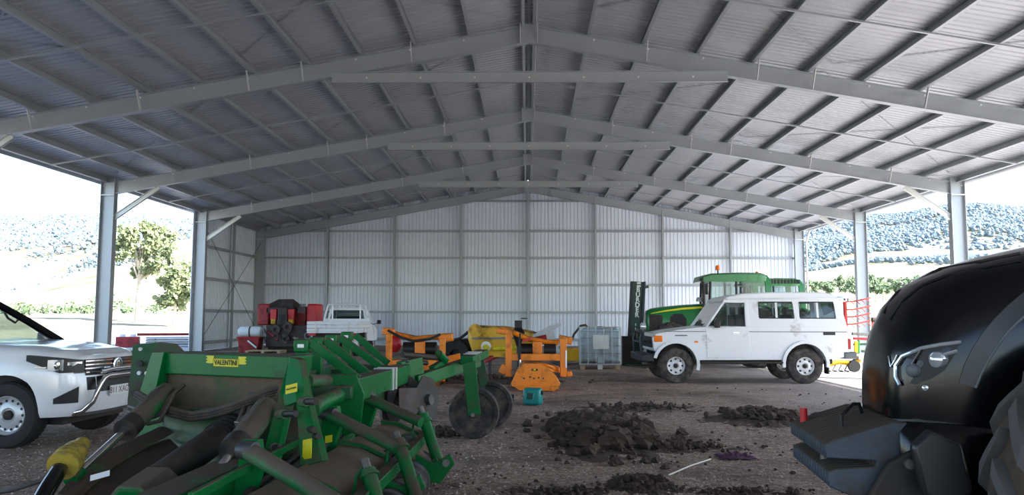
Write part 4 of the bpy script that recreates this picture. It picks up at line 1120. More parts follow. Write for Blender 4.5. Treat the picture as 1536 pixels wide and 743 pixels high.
for c, y, r_ in ((210, 524, .016), (209, 546, .03), (208, 560, .018), (219, 560, .016), (200, 590, .026)):
    pc = P(c, y, 7.14); cyls('plate_hole', M['white_tray'] if r_ < .02 else M['black'], pl, pc, pc+V(0, .02, 0), r_, 12)
# A shaped side plate with opening
yA = 5.75
lg = plate('side_frame_leg', GR, gc, [P(434, 536, 5.8), P(444, 538, 5.75), P(431, 610, 5.65), P(418, 665, 5.5), P(404, 735, 5.4), P(380, 735, 5.4), P(398, 670, 5.5), P(413, 615, 5.65)], (.035, .03, 0))
lg2 = plate('side_frame_leg', GR, gc, [P(440, 536, 5.75), P(450, 540, 5.7), P(459, 590, 5.6), P(471, 640, 5.45), P(484, 692, 5.35), P(450, 700, 5.35), P(447, 640, 5.45), P(445, 600, 5.6)], (.035, .03, 0))
plate('side_frame_top', GR, gc, [P(434, 536, 5.73), P(450, 540, 5.69), P(457, 594, 5.57), P(447, 602, 5.57), P(427, 610, 5.61), P(424, 600, 5.65)], (.03, .03, 0))
plate('side_frame_web', GD, gc, [P(428, 600, 5.85), P(450, 600, 5.85), P(462, 690, 5.7), P(395, 735, 5.6), P(405, 690, 5.7)], (.03, .06, 0))
ux2 = (P(454, 578, 5.55)-P(430, 584, 5.6)).normalized(); n2 = ux2.cross(uz).normalized(); n2 = n2 if n2.y < 0 else -n2
d2 = decal('decal', gc, P(439, 583, 5.57), .10, .06, .012, ux2, uz, n2)
tag(text('decal_lettering', 'VALENTINI', .018, basis(P(439, 583, 5.57)+n2*.018, ux2, uz), M['black_print'], d2, .001), kind='stuff')
decal('decal', gc, P(461, 674, 5.36), .075, .13, .0, ux2, uz, n2)
decal('decal', gc, P(497, 658, 5.75), .06, .05, .03, ux2, uz, n2)
for a, b in (((418, 622), (444, 621)), ((452, 603), (474, 603)), ((456, 645), (472, 645)), ((408, 672), (420, 672)), ((462, 655), (478, 655))):
    p0 = P(a[0], a[1], 5.54); p1 = P(b[0], b[1], 5.40)
    cyls('pivot_pin', M['black_dirty'], gc, p0, p1, .022, 12); cyls('pivot_head', DP, gc, p0, p0.lerp(p1, .35), .034, 8)
# hydraulic rams ------------------------------------------------------
def ram(a, b, f_, rb, rrod, mat_b=DP):
    a, b = Vector(a), Vector(b); m_ = a.lerp(b, f_)
    t = cyls('hydraulic_ram', mat_b, gc, m_, b, rb, 20)
    cyls('ram_rod', M['chrome'], t, a, m_, rrod, 14)
    cyls('ram_gland', M['black_dirty'] if mat_b == DP else GR, t, m_.lerp(b, -.02), m_.lerp(b, .16), rb*1.12, 20)
    cyls('ram_end', GR, t, a-(b-a).normalized()*.05, a+(b-a).normalized()*.06, rrod*1.6, 12)
    p = m_.lerp(b, .3)+V(0, 0, rb+.01); q = m_.lerp(b, .9)+V(0, 0, rb+.01)
    tubes('oil_line', M['steel'], t, [p, p.lerp(q, .5)+V(0, 0, .02), q], .010, 6)
    return t
ram(P(112, 716, 5.1), P(250, 588, 6.35), .50, .075, .028)
ram(P(300, 742, 4.7), P(400, 612, 5.75), .45, .085, .032)
# power take-off -------------------------------------------------------
cyls('shaft_guard', M['black_dirty'], gc, P(235, 722, 5.0), P(352, 640, 5.95), .10, 20)
for k in range(5):
    q = P(235, 722, 5.0).lerp(P(352, 640, 5.95), .74+k*.06); w_ = P(235, 722, 5.0).lerp(P(352, 640, 5.95), .77+k*.06)
    cyls('guard_bellows', M['black'], gc, q, w_, .115, 20, .10)
gb = P(205, 768, 4.75); ax_ = (P(352, 640, 5.95)-P(235, 722, 5.0)).normalized(); sx_ = ax_.cross(V(0, 0, 1)).normalized(); sz_ = sx_.cross(ax_)
oc = [gb-ax_*.05+(sx_*math.cos(R(22.5+45*i))+sz_*math.sin(R(22.5+45*i)))*.19 for i in range(8)]
gx = plate('gearbox', DP, gc, oc, ax_*.30, .012)
oc2 = [gb-ax_*.055+(sx_*math.cos(R(22.5+45*i))+sz_*math.sin(R(22.5+45*i)))*.165 for i in range(8)]
plate('gearbox_face', GR, gx, oc2, ax_*.03)
star = []
for i in range(16):
    r_ = .07 if i % 2 else .105
    star.append(gb-ax_*.064+(sx_*math.cos(2*math.pi*i/16)+sz_*math.sin(2*math.pi*i/16))*r_)
plate('splined_opening', M['black'], gx, star, ax_*.01); cyls('splined_shaft', M['steel'], gx, gb-ax_*.12, gb+ax_*.02, .045, 14)
# side arms to the hitch
plate('hitch_arm', GD, gc, [P(245, 660, 6.2), P(262, 676, 6.1), P(180, 735, 5.2), P(90, 790, 4.6), P(60, 790, 4.6), P(70, 760, 4.7), P(165, 690, 5.4)], (.03, .05, 0))
plate('hitch_arm', GR, gc, [P(240, 640, 6.3), P(250, 650, 6.2), P(160, 700, 5.3), P(110, 745, 4.9), P(85, 742, 4.9), P(130, 690, 5.3)], (.05, .02, 0))
decal('decal', gc, P(150, 714, 5.02), .11, .035, .02, V(.8, .5, .2).normalized(), uz, V(.45, -.85, .2).normalized(), M['white_tray'])
# drive shaft with yellow joint cover
j0, j1 = P(122, 668, 5.3), P(88, 706, 4.95)
ys = MB(); ys.lathe([(.001, -.02), (.05, -.02), (.055, .05), (.075, .09), (.085, .16), (.078, .22), (.06, .25), (.03, .25)], j0, (j1-j0), 18); yj = ys.build('joint_cover', M['mustard'], gc)
for k in range(3): cyls('cover_rib', M['mustard'], yj, j0.lerp(j1, .55+k*.12), j0.lerp(j1, .60+k*.12), .095, 18)
tubes('drive_shaft', M['black_gloss'], gc, [j1, P(70, 735, 4.7), P(40, 790, 4.4)], .05, 14)
tubes('safety_chain', M['steel_dark'], gc, [P(100, 700, 5.0), P(60, 722, 4.95), P(20, 735, 4.9), P(-10, 740, 4.9)], .016, 6)
# hoses
hh = [P(203, 592, 6.45), P(225, 605, 6.3), P(255, 618, 6.15), P(285, 625, 6.05), P(315, 621, 5.95), P(345, 612, 5.85), P(375, 600, 5.8), P(400, 589, 5.8), P(412, 586, 5.85)]
for k in range(3): tubes('hose', M['hose'], gc, [p+V(.012*k, -.012*k, .022*(k-1)) for p in hh], .020, 8)
tubes('hose', M['hose'], gc, [P(276, 578, 6.35), P(262, 590, 6.2), P(250, 612, 6.1), P(240, 632, 6.05), P(222, 636, 6.1), P(200, 622, 6.2)], .016, 8)
tubes('hose', M['hose'], gc, [P(272, 580, 6.35), P(255, 596, 6.2), P(240, 622, 6.1), P(220, 630, 6.12), P(196, 618, 6.2)], .016, 8)
for k in range(2): tubes('steel_pipe', M['steel'], gc, [P(192, 618-k*8, 6.2), P(205, 622-k*8, 6.15), P(216, 636-k*8, 6.05)], .012, 6)
tubes('hose', M['hose'], gc, [P(372, 598, 5.95), P(366, 614, 5.8), P(358, 632, 5.7), P(362, 640, 5.7)], .018, 8)
tubes('hose', M['hose'], gc, [P(380, 596, 5.95), P(376, 612, 5.8), P(368, 630, 5.7), P(366, 638, 5.7)], .018, 8)
bars('valve_block', M['steel'], gc, P(356, 640, 5.62), P(374, 628, 5.72), .05, .07)
# long working body running away from the camera --------------------------
bars('tool_body', GR, gc, V(-1.92, 4.0, .46), V(-1.80, 8.0, .46), .22, .26)
bars('tool_body_lip', GR, gc, V(-1.70, 4.0, .60), V(-1.64, 8.0, .60), .03, .05)
cyls('torsion_rail', M['steel_dark'], gc, P(395, 741, 4.75), P(548, 619, 7.75), .035, 12)
cyls('torsion_rail', M['black_dirty'], gc, P(372, 741, 4.75), P(540, 612, 7.8), .028, 12)
for k in range(5):
    q = P(395, 741, 4.75).lerp(P(548, 619, 7.75), .35+k*.07); cyls('rail_collar', M['black'], gc, q, q+V(0, .05, 0), .045, 12)
# curved soil laden hood
rings = []
for i in range(9):
    y = 4.2+i*.42; x0 = -1.58+.03*i
    rings.append([(x0, y, .52), (x0+.16, y, .50), (x0+.34, y, .42), (x0+.50, y, .28), (x0+.56, y, .12), (x0+.54, y, .12), (x0+.47, y, .26), (x0+.32, y, .39), (x0+.15, y, .47), (x0, y, .49)])
MB().loft(rings).build('soil_hood', M['soil_plate'], gc, smooth=50)
for i, y in enumerate((4.9, 6.1, 7.3)):
    x0 = -1.58+.03*(y-4.2)/.42
    MB().loft([[(x0+a, y+d, z+e) for d, e in ((0, 0), (.04, 0), (.04, .025), (0, .025))] for a, z in ((0, .53), (.16, .51), (.34, .43), (.50, .29), (.57, .14))]).build('hood_rib', GR, gc)
# trailing arms, upright tubes, brackets
def arm(a, b, r_):
    t = cyls('trailing_arm', DP, gc, a, b, r_, 18)
    cyls('arm_end', M['steel_dark'], t, Vector(a)-V(.05, -.02, 0), Vector(a)+V(.05, -.02, 0), r_*1.05, 12)
    return t
arm(P(372, 676, 4.75), P(520, 765, 4.35), .052)
arm(P(494, 622, 6.1), P(600, 674, 5.75), .046)
arm(P(550, 597, 7.2), P(632, 634, 6.85), .046)
for a, y_ in (((372, 676), 4.75), ((494, 622), 6.1), ((550, 597), 7.2)):
    p = P(a[0], a[1], y_)
    plate('arm_bracket', GR, gc, [p+V(-.05, .03, .06), p+V(.05, .03, .06), p+V(.07, .05, -.10), p+V(-.02, .08, -.36), p+V(-.12, .08, -.36)], (.02, .03, 0))
def upright(a, b, r_=.045):
    t = cyls('upright_tube', GR, gc, a, b, r_, 16)
    d = (Vector(a)-Vector(b)).normalized()
    cyls('screw_end', M['steel'], t, a, Vector(a)+d*.07, r_*.55, 10)
    cyls('tube_collar', GR, t, Vector(a).lerp(Vector(b), .1), Vector(a).lerp(Vector(b), .16), r_*1.3, 16)
    tubes('lock_lever', GR, t, [Vector(a)+d*.05, Vector(a)+V(-.07, 0, -.04), Vector(a)+V(-.09, 0, -.16), Vector(a)+V(-.06, 0, -.26)], .011, 6)
    return t
upright(P(598, 662, 5.8), P(626, 752, 5.5), .048)
upright(P(634, 622, 6.95), P(660, 702, 6.8), .048)
upright(P(552, 705, 4.95), P(572, 775, 4.8), .046)
for (x, y, Yy) in ((640, 705, 6.75), (612, 735, 5.6), (660, 700, 6.6)):
    p = P(x, y, Yy)
    plate('roller_bracket', GR, gc, [p+V(-.20, 0, .10), p+V(-.05, 0, .02), p+V(.08, 0, .10), p+V(.12, 0, .02), p+V(.0, 0, -.14), p+V(-.22, 0, -.10)], (0, .04, 0))
    cyls('bracket_bolt', M['steel'], gc, p+V(.05, -.03, .03), p+V(.05, .06, .03), .03, 10)
for (x, y, Yy) in ((590, 690, 6.3), (618, 664, 6.9), (560, 730, 5.4)):
    p = P(x, y, Yy)
    plate('link_plate', GD, gc, [p+V(-.10, 0, .06), p+V(.0, 0, .10), p+V(.06, 0, .02), p+V(.02, 0, -.14), p+V(-.06, 0, -.20), p+V(-.04, 0, -.05)], (0, .035, 0))
    cyls('link_bush', M['steel_dark'], gc, p+V(-.03, -.04, .03), p+V(-.03, .08, .03), .035, 12)
# packer roller under the trailing arms, on the ground
rl = MB().lathe([(.001, 0), (.15, 0), (.15, 3.3), (.001, 3.3)], (-.98, 4.3, .17), (0, 1, 0), 24).build('packer_roller', M['machine_dark'], gc)
for k in range(12): MB().lathe([(.10, 0), (.17, .02), (.17, .05), (.10, .07)], (-.98, 4.4+k*.26, .17), (0, 1, 0), 20).build('packer_ring', M['steel_dark'], rl)
bars('roller_frame', GR, gc, V(-1.02, 4.2, .42), V(-.95, 7.7, .42), .08, .08)
# main spine ------------------------------------------------------------
bx0, bx1 = P(516, 588, 6.6), P(604, 560, 9.0)
cyls('spine_tube', GR, gc, P(464, 614, 5.8), bx0, .062, 20)
cyls('spine_collar', GR, gc, P(464, 614, 5.8), P(470, 611, 5.9), .075, 20)
sp = bars('spine_beam', GR, gc, bx0, bx1, .18, .20, bevel=.012)
plate('spine_flange', GR, gc, [bx0+V(-.14, -.02, .14), bx0+V(.10, -.02, .14), bx0+V(.17, -.02, -.02), bx0+V(.14, -.02, -.30), bx0+V(.02, -.02, -.36), bx0+V(-.14, -.02, -.2)], (0, .04, 0))
for k in (.60, .66):
    q = bx0.lerp(bx1, k); MB().bar(q, q+(bx1-bx0).normalized()*.05, .20, .22).build('clamp_strap', M['galv_brace'], sp)
cyls('cross_tube', DP, gc, P(462, 572, 6.3), P(520, 570, 6.9), .05, 16)
bars('cross_rail', GR, gc, P(440, 592, 6.2), P(490, 588, 6.7), .05, .16)
# posts with caps and raking braces
for i, (cx_, yt, yb, Yy, e_) in enumerate(((455, 509, 566, 6.8, (529, 563)), (477, 506, 557, 7.6, (546, 557)), (499, 502, 546, 8.5, (564, 546)), (521, 498, 540, 9.5, (577, 541)))):
    s_ = Yy/1190
    top = P(cx_, yt, Yy); bot = P(cx_, yb, Yy)
    ps = MB().box(top.x-.045, top.x+.045, Yy-.05, Yy+.05, bot.z-.15, top.z-.05).build('tine_post', GR, gc, bevel=.006)
    MB().box(top.x-.062, top.x+.062, Yy-.08, Yy+.08, top.z-.11, top.z).build('post_cap', GR, ps, bevel=.012)
    MB().box(top.x-.025, top.x+.03, Yy-.086, Yy-.08, top.z-.07, top.z-.04).build('post_label', M['white_tray'], ps)
    a = P(cx_+12, yt+5, Yy-.02); b = P(e_[0], e_[1], Yy-.02)
    bars('raking_brace', GR, gc, a, b+(b-a).normalized()*.06, .05, .075)
    MB().bar((top.x, Yy, bot.z-.12), (top.x+.02, Yy, .02), .05, .09, (0, 1, 0)).build('tine', M['steel_dark'], gc)
bars('tine_rail', GD, gc, V(-2.02, 6.3, .92), V(-2.2, 9.9, .92), .12, .14)
for k, Yy in enumerate((6.5, 7.4, 8.3, 9.2)): bars('cross_beam', GD, gc, V(-2.1, Yy, .90), V(-1.45, Yy, .88), .10, .10)
bars('base_beam', GD, gc, V(-3.0, 6.7, .62), V(-1.75, 6.1, .62), .18, .18)
bars('base_beam', GD, gc, V(-1.75, 6.1, .62), V(-1.6, 8.6, .62), .14, .16)
for x, y in ((-2.9, 6.7), (-2.3, 6.5), (-1.95, 6.9)): MB().bar((x, y, .62), (x+.05, y-.15, 0.0), .07, .12, (0, 1, 0)).build('tine', M['steel_dark'], gc)
# disc coulters
for (x, y, Yy, r_, mt) in ((640, 600, 8.9, .27, 'black_dirty'), (592, 604, 8.7, .25, 'steel_dark'), (612, 598, 8.9, .22, 'black_dirty')):
    c = P(x, y, Yy); n_ = 28; pts = []
    ax2 = V(.9, -.35, .1).normalized() if Yy != 8.7 else V(.97, -.2, 0).normalized(); a2 = ax2.orthogonal().normalized(); b2 = ax2.cross(a2)
    for i in range(n_):
        t = 2*math.pi*i/n_; rr_ = r_*(1 if i % 4 < 2 else .93)
        pts.append(c+(a2*math.cos(t)+b2*math.sin(t))*rr_)
    dsk = plate('disc_coulter', M[mt], gc, pts, ax2*.012, .002); cyls('disc_hub', M['steel_dark'], dsk, c-ax2*.06, c+ax2*.06, .06, 14)
plate('soil_shield', M['machine_dark'], gc, [P(598, 583, 8.4), P(624, 582, 8.6), P(627, 632, 8.6), P(600, 636, 8.4)], (.02, .03, 0))
bars('coulter_arm', M['machine_dark'], gc, P(578, 560, 8.8), P(606, 586, 8.8), .06, .10); bars('coulter_arm', M['machine_dark'], gc, P(604, 562, 8.9), P(628, 582, 8.9), .05, .08)
bars('coulter_frame', M['machine_dark'], gc, P(572, 556, 8.9), P(580, 640, 8.6), .10, .12)
# gauge wheel arm
g1, g2 = P(622, 573, 9.2), P(716, 541, 10.2)
bars('gauge_arm', GR, gc, g1, g2, .12, .15, bevel=.01)
bars('gauge_arm_lug', GR, gc, P(600, 560, 9.1), P(632, 552, 9.3), .10, .26)
bars('gauge_arm_lug', GR, gc, P(648, 556, 9.5), P(664, 546, 9.7), .08, .10)
cyls('gauge_ram', M['black_dirty'], gc, P(604, 532, 9.1), P(658, 537, 9.6), .035, 14); cyls('gauge_ram', M['black'], gc, P(608, 542, 9.1), P(640, 545, 9.5), .028, 12)
cyls('ram_pin', GR, gc, P(658, 531, 9.55), P(668, 541, 9.7), .05, 10)
bars('fork_bridge', GR, gc, P(700, 541, 9.75), P(724, 530, 10.75), .16, .10)
for k in range(3):
    q = P(704, 539, 9.75).lerp(P(720, 531, 10.7), .1+k*.2); bars('clamp_strap', M['galv_brace'], gc, q+V(-.09, 0, .055), q+V(.09, 0, .055), .05, .012)
f1 = plate('fork_leg', GR, gc, [P(694, 546, 9.72), P(713, 541, 9.72), P(721, 622, 9.72), P(702, 624, 9.72)], (0, .03, 0))
plate('fork_leg', GD, gc, [P(712, 536, 10.8), P(724, 532, 10.8), P(733, 570, 10.8), P(722, 590, 10.8)], (0, .03, 0))
wc = P(711, 613, 9.95); wc.z = .315
MB().lathe([(.001, -.07), (.05, -.07), (.07, -.045), (.24, -.04), (.26, -.07), (.30, -.075), (.315, -.03), (.315, .03), (.30, .075), (.26, .07), (.24, .04), (.07, .045), (.001, .07)], wc, (0, 1, 0), 36).build('gauge_wheel', M['rubber'], gc)
wc2 = P(735, 600, 10.9); wc2.z = .315
MB().lathe([(.001, -.07), (.05, -.07), (.07, -.045), (.24, -.04), (.26, -.07), (.30, -.075), (.315, -.03), (.315, .03), (.30, .075), (.26, .07), (.24, .04), (.07, .045), (.001, .07)], wc2, (0, 1, 0), 36).build('gauge_wheel', M['rubber'], gc)
cyls('wheel_axle', M['steel'], gc, wc-V(0, .26, 0), wc+V(0, .2, 0), .025, 10); cyls('wheel_axle', M['steel'], gc, wc2-V(0, .2, 0), wc2+V(0, .1, 0), .025, 10)

# ------------------------------------------------ orange flail mulchers
OR = M['orange']
def rail_frame(t, x0, x1, y, zl, zb, zt):
    a = MB().bar((x0, y, zl), (x0, y, zt), .13, .12, (0, 1, 0)).build('upright', OR, t, bevel=.01)
    b = MB().bar((x1, y, zl), (x1, y, zt-.1), .13, .12, (0, 1, 0)).build('upright', OR, t, bevel=.01)
    MB().bar((x0, y, zb), (x1, y, zb), .10, .14).build('cross_beam', OR, t, bevel=.01)
    return a, b
# the nearer one, side plate towards us
gm = thing('flail_mulcher', 'orange flail mulcher with rounded side housing beside the teal jerry can', 'implement', tuple(G(805, 588)), world=True)
Yn = gm.location.y
X = lambda px, Yy=None: P(px, 500, Yy or Yn).x
Z = lambda py, Yy=None: P(800, py, Yy or Yn).z
hp = [P(766, 577, Yn), P(779, 586, Yn), P(832, 587, Yn), P(841, 576, Yn), P(834, 564, Yn), P(826, 556, Yn), P(812, 546, Yn), P(786, 545, Yn), P(775, 556, Yn)]
hs_ = plate('housing_side', OR, gm, hp, (0, .05, 0), .01)
MB().loft([[p+V(0, .04, 0) for p in [q.lerp(P(803, 568, Yn), .04) for q in hp]], [p+V(0, 1.15, 0) for p in [q.lerp(P(803, 568, Yn), .04) for q in hp]]]).build('housing', OR, gm, smooth=30)
plate('housing_skid', OR, gm, [P(768, 577, Yn-.02), P(838, 581, Yn-.02), P(838, 584, Yn-.02), P(768, 580, Yn-.02)], (0, -.02, 0))
cc = P(802, 555, Yn-.012); MB().box(cc.x-.06, cc.x+.06, cc.y-.004, cc.y, cc.z-.02, cc.z+.02).build('nameplate', M['black_print'], hs_)
MB().box(cc.x-.03, cc.x+.025, cc.y-.008, cc.y-.004, cc.z-.015, cc.z+.015).build('nameplate', M['yellow_decal'], hs_)
for px, py in ((786, 568), (795, 566), (801, 568), (808, 567), (815, 568)):
    c = P(px, py, Yn-.004); MB().cyl(c, c-V(0, .008, 0), .018, n=8).build('rivet', M['machine_dark'], hs_)
for px, py in ((783, 566), (772, 573), (800, 579), (832, 574), (780, 579)):
    c = P(px, py, Yn-.004); MB().cyl(c, c-V(0, .012, 0), .012, n=8).build('bolt', M['steel'], hs_)
ya = Yn+.45
rail_frame(gm, P(763, 500, ya).x, P(845, 500, ya).x, ya, P(0, 562, ya).z, P(800, 536, ya).z, P(760, 501, ya).z)
MB().bar(P(758, 548, ya), P(752, 560, ya), .10, .14).build('linkage_lug', OR, gm, bevel=.01); MB().bar(P(850, 562, ya), P(858, 560, ya), .12, .10).build('linkage_lug', OR, gm, bevel=.01)
yb = Yn+1.0
MB().tube([P(752, 494, yb), P(768, 498, yb), P(790, 508, yb), P(815, 513, yb), P(838, 514, yb)], .055, 8).build('folding_beam', OR, gm)
MB().bar(P(838, 508, yb), P(858, 512, yb), .16, .16).build('beam_end', OR, gm, bevel=.02)
MB().bar(P(745, 496, yb), P(768, 500, yb), .14, .12).build('beam_end', OR, gm, bevel=.02)
MB().bar(P(806, 512, yb-.2), P(806, 532, yb-.2), .20, .16, (0, 1, 0)).build('gearbox', OR, gm, bevel=.02)
for px in (790, 825): MB().cyl(P(px-9, 526, yb), P(px+9, 526, yb), .15, n=20).build('belt_drum', M['black'], gm, bevel=.01)
MB().bar(P(784, 512, yb-.1), P(796, 508, yb-.1), .20, .05).build('red_flap', M['red_bright'], gm); 
MB().prism([P(776, 528, ya-.1), P(779, 500, ya-.1), P(781, 500, ya-.1), P(781, 545, ya-.1), P(778, 548, ya-.1)], (0, .03, 0)).build('guard_curtain', M['black'], gm)
MB().tube([P(780, 540, ya-.15), P(780, 552, ya-.15)], .02, 6).build('shock_strut', M['chrome'], gm)
MB().prism([P(805, 545, Yn+.1), P(818, 546, Yn+.1), P(840, 552, Yn+.6), P(842, 560, Yn+.6), P(830, 558, Yn+.3)], (0, .5, 0)).build('rear_hood', OR, gm)
MB().lathe([(.001, 0), (.07, 0), (.07, 1.1), (.001, 1.1)], P(800, 583, Yn+.1)+V(0, 0, .06), (0, 1, 0), 16).build('support_roller', M['steel_dark'], gm)
MB().tube([P(849, 526, ya-.07), P(849, 552, ya-.07)], .018, 6).build('linkage_pin', M['white_tray'], gm)
MB().tube([P(855, 562, ya), P(858, 566, ya), P(853, 572, ya)], .010, 6).build('chain', M['steel'], gm)
# the farther one
gm2 = thing('flail_mulcher', 'orange flail mulcher with a black hose, standing behind the gauge wheels', 'implement', tuple(G(625, 578)), world=True)
y2 = gm2.location.y
rail_frame(gm2, P(584, 500, y2).x, P(664, 500, y2).x, y2, P(600, 572, y2).z, P(600, 545, y2).z, P(584, 501, y2).z)
MB().tube([P(578, 496, y2+.4), P(600, 503, y2+.4), P(625, 508, y2+.4), P(650, 506, y2+.4), P(672, 504, y2+.4)], .06, 8).build('folding_beam', OR, gm2)
MB().bar(P(574, 497, y2+.3), P(592, 499, y2+.3), .18, .16).build('beam_end', OR, gm2, bevel=.03); MB().bar(P(658, 508, y2+.3), P(680, 506, y2+.3), .18, .18).build('beam_end', OR, gm2, bevel=.03)
for px in (614, 646): MB().cyl(P(px-9, 524, y2+.4), P(px+9, 524, y2+.4), .16, n=20).build('belt_drum', M['black'], gm2, bevel=.01)
MB().bar(P(630, 512, y2+.2), P(630, 536, y2+.2), .22, .16, (0, 1, 0)).build('gearbox', OR, gm2, bevel=.02)
tubes('hose', M['rubber_clean'], gm2, [P(582, 496, y2+.1), P(600, 506, y2), P(620, 512, y2), P(645, 509, y2), P(660, 502, y2+.1)], .03, 8)
hp = [P(622, 560, y2-.1), P(640, 585, y2-.1), P(655, 583, y2-.1), P(668, 562, y2-.1), P(690, 545, y2+.2), P(690, 530, y2+.3), P(650, 540, y2)]
plate('housing_side', OR, gm2, hp, (0, .08, 0), .01)
MB().loft([[P(600, 545, y2+.1), P(600, 572, y2+.1), P(600, 576, y2+.6), P(600, 545, y2+.7)], [P(668, 545, y2+.1), P(668, 572, y2+.1), P(668, 576, y2+.6), P(668, 545, y2+.7)]]).build('housing', OR, gm2, bevel=.02)
MB().ball(P(592, 516, y2+.6), (.16, .1, .2), 14, 10).build('red_cover', M['red_bright'], gm2)
MB().lathe([(.001, 0), (.09, 0), (.09, .9), (.001, .9)], P(602, 574, y2+.3)-V(0, 0, .0), (1, 0, 0), 16).build('support_roller', M['steel_dark'], gm2)

# ------------------------------------------------ yellow machine behind the mulchers
ym = thing('yellow_wagon', 'yellow painted farm machine with round white badge behind the orange mulcher', 'implement', (P(755, 520, 21).x, 21.0, 0), world=True)
rings = []
for px, y0, y1, w_ in ((703, 508, 494, .25), (706, 514, 490, .45), (712, 530, 488, .55), (730, 534, 489, .6), (760, 534, 490, .6), (800, 534, 497, .6), (812, 532, 502, .55)):
    a, b = P(px, y0, 21), P(px, y1, 21)
    rings.append([(a.x, 21-w_, a.z), (a.x, 21-w_, b.z-.05), (a.x, 21-w_+.1, b.z), (a.x, 21+w_-.1, b.z), (a.x, 21+w_, b.z-.05), (a.x, 21+w_, a.z)])
yb_ = MB().loft(rings).build('body', M['yellow'], ym, smooth=40)
MB().bar(P(708, 508, 20.36), P(800, 507, 20.36), .03, .05).build('body_rail', M['steel'], ym)
cyls('round_end', M['yellow'], ym, P(713, 496, 20.3), P(713, 496, 20.6), .17, 20)
cyls('badge', M['white_print'], yb_, P(729, 520, 20.36), P(729, 520, 20.42), .13, 20); cyls('badge_centre', M['yellow_decal'], yb_, P(729, 522, 20.33), P(729, 522, 20.37), .085, 18)
tubes('draw_pipe', M['yellow_decal'], ym, [P(740, 524, 20.2), P(775, 522, 20.2)], .05, 10)
bars('boom', M['yellow'], ym, P(720, 493, 21), P(765, 497, 21), .16, .12); bars('boom_ram', M['black'], ym, P(725, 491, 20.9), P(760, 494, 20.9), .06, .06)
for px in (685, 702):
    MB().lathe([(.15, -.12), (.40, -.14), (.44, -.08), (.44, .08), (.40, .14), (.15, .12)], P(px, 530, 21.6)*1 if False else V(P(px, 530, 21.6).x, 21.6, .47), (.3, 1, 0), 30, closed=True).build('tire', M['rubber_clean'], ym)
bars('axle', M['steel_dark'], ym, V(P(685, 530, 21.6).x, 21.6, .47), V(P(770, 530, 21.6).x, 21.4, .47), .1, .1)
for px in (735, 790): bars('stand_leg', M['steel_dark'], ym, V(P(px, 530, 21).x, 21, .45), V(P(px, 530, 21).x, 21, 0), .08, .08)
tubes('red_drawbar', M['red'], ym, [P(700, 552, 20.0), P(735, 538, 20.4), P(762, 526, 20.8)], .07, 8)
tubes('hose', M['rubber_clean'], ym, [P(676, 512, 21), P(690, 508, 20.9), P(703, 498, 20.8)], .04, 8)
# black spout
sp_ = thing('discharge_spout', 'black plastic spout standing upright behind the orange mulcher', 'spout', (P(778, 500, 19).x, 19.0, 0), world=True)
MB().loft([[P(772, 481, 18.9), P(783, 481, 18.9), P(783, 481, 19.2), P(772, 481, 19.2)], [P(772, 492, 18.9), P(783, 492, 18.9), P(783, 492, 19.2), P(772, 492, 19.2)], [P(768, 499, 18.8), P(787, 499, 18.8), P(787, 499, 19.3), P(768, 499, 19.3)], [P(775, 520, 18.9), P(781, 520, 18.9), P(781, 520, 19.1), P(775, 520, 19.1)]]).build('chute', M['black'], sp_)
MB().bar(P(781, 478, 19), P(791, 478, 19), .10, .03).build('flap', M['black'], sp_)
MB().cyl(V(P(778, 500, 19).x, 19, 0), V(P(778, 500, 19).x, 19, P(778, 518, 19).z), .05, n=12).build('stem', M['black'], sp_)
MB().box(P(778, 500, 19).x-.2, P(778, 500, 19).x+.2, 18.8, 19.2, 0, .04).build('foot', M['black'], sp_)
# grey loader arm
ga = thing('loader_arm', 'light grey steel loader arm resting beside the black spout', 'implement', (P(822, 520, 20.0).x, 20.0, 0), world=True)
plate('arm_plate', M['grey_metal'], ga, [P(800, 502, 20.0), P(826, 489, 20.0), P(840, 485, 20.0), P(842, 488, 20.0), P(831, 495, 20.0), P(833, 509, 20.0), P(845, 540, 20.0), P(828, 545, 20.0), P(822, 515, 20.0), P(808, 511, 20.0), P(796, 512, 20.0)], (0, .06, 0))
cyls('arm_tube', M['red'], ga, P(800, 512, 19.9), P(820, 507, 19.9), .09, 14)
plate('arm_foot', M['steel_dark'], ga, [V(P(826, 540, 20.0).x-.05, 19.85, 0), V(P(846, 540, 20.0).x+.05, 19.85, 0), V(P(844, 540, 20.0).x, 19.85, P(844, 538, 20.0).z), V(P(829, 540, 20.0).x, 19.85, P(829, 538, 20.0).z)], (0, .3, 0))
# low yellow trough behind the tank
yt = thing('yellow_trough', 'low yellow steel trough lying behind the liquid tank', 'trough', (P(868, 530, 25.5).x, 25.5, 0), world=True)
q = yt.location.x
MB().loft([[(q-.7, 25.3, .1), (q-.8, 25.3, .5), (q-.8, 25.9, .5), (q-.7, 25.9, .1)], [(q+.5, 25.3, .1), (q+.5, 25.3, .5), (q+.5, 25.9, .5), (q+.5, 25.9, .1)]]).build('basin', M['yellow'], yt, bevel=.02)
for x in (q-.5, q+.3): MB().box(x-.05, x+.05, 25.35, 25.85, 0, .12).build('skid', M['steel_dark'], yt)

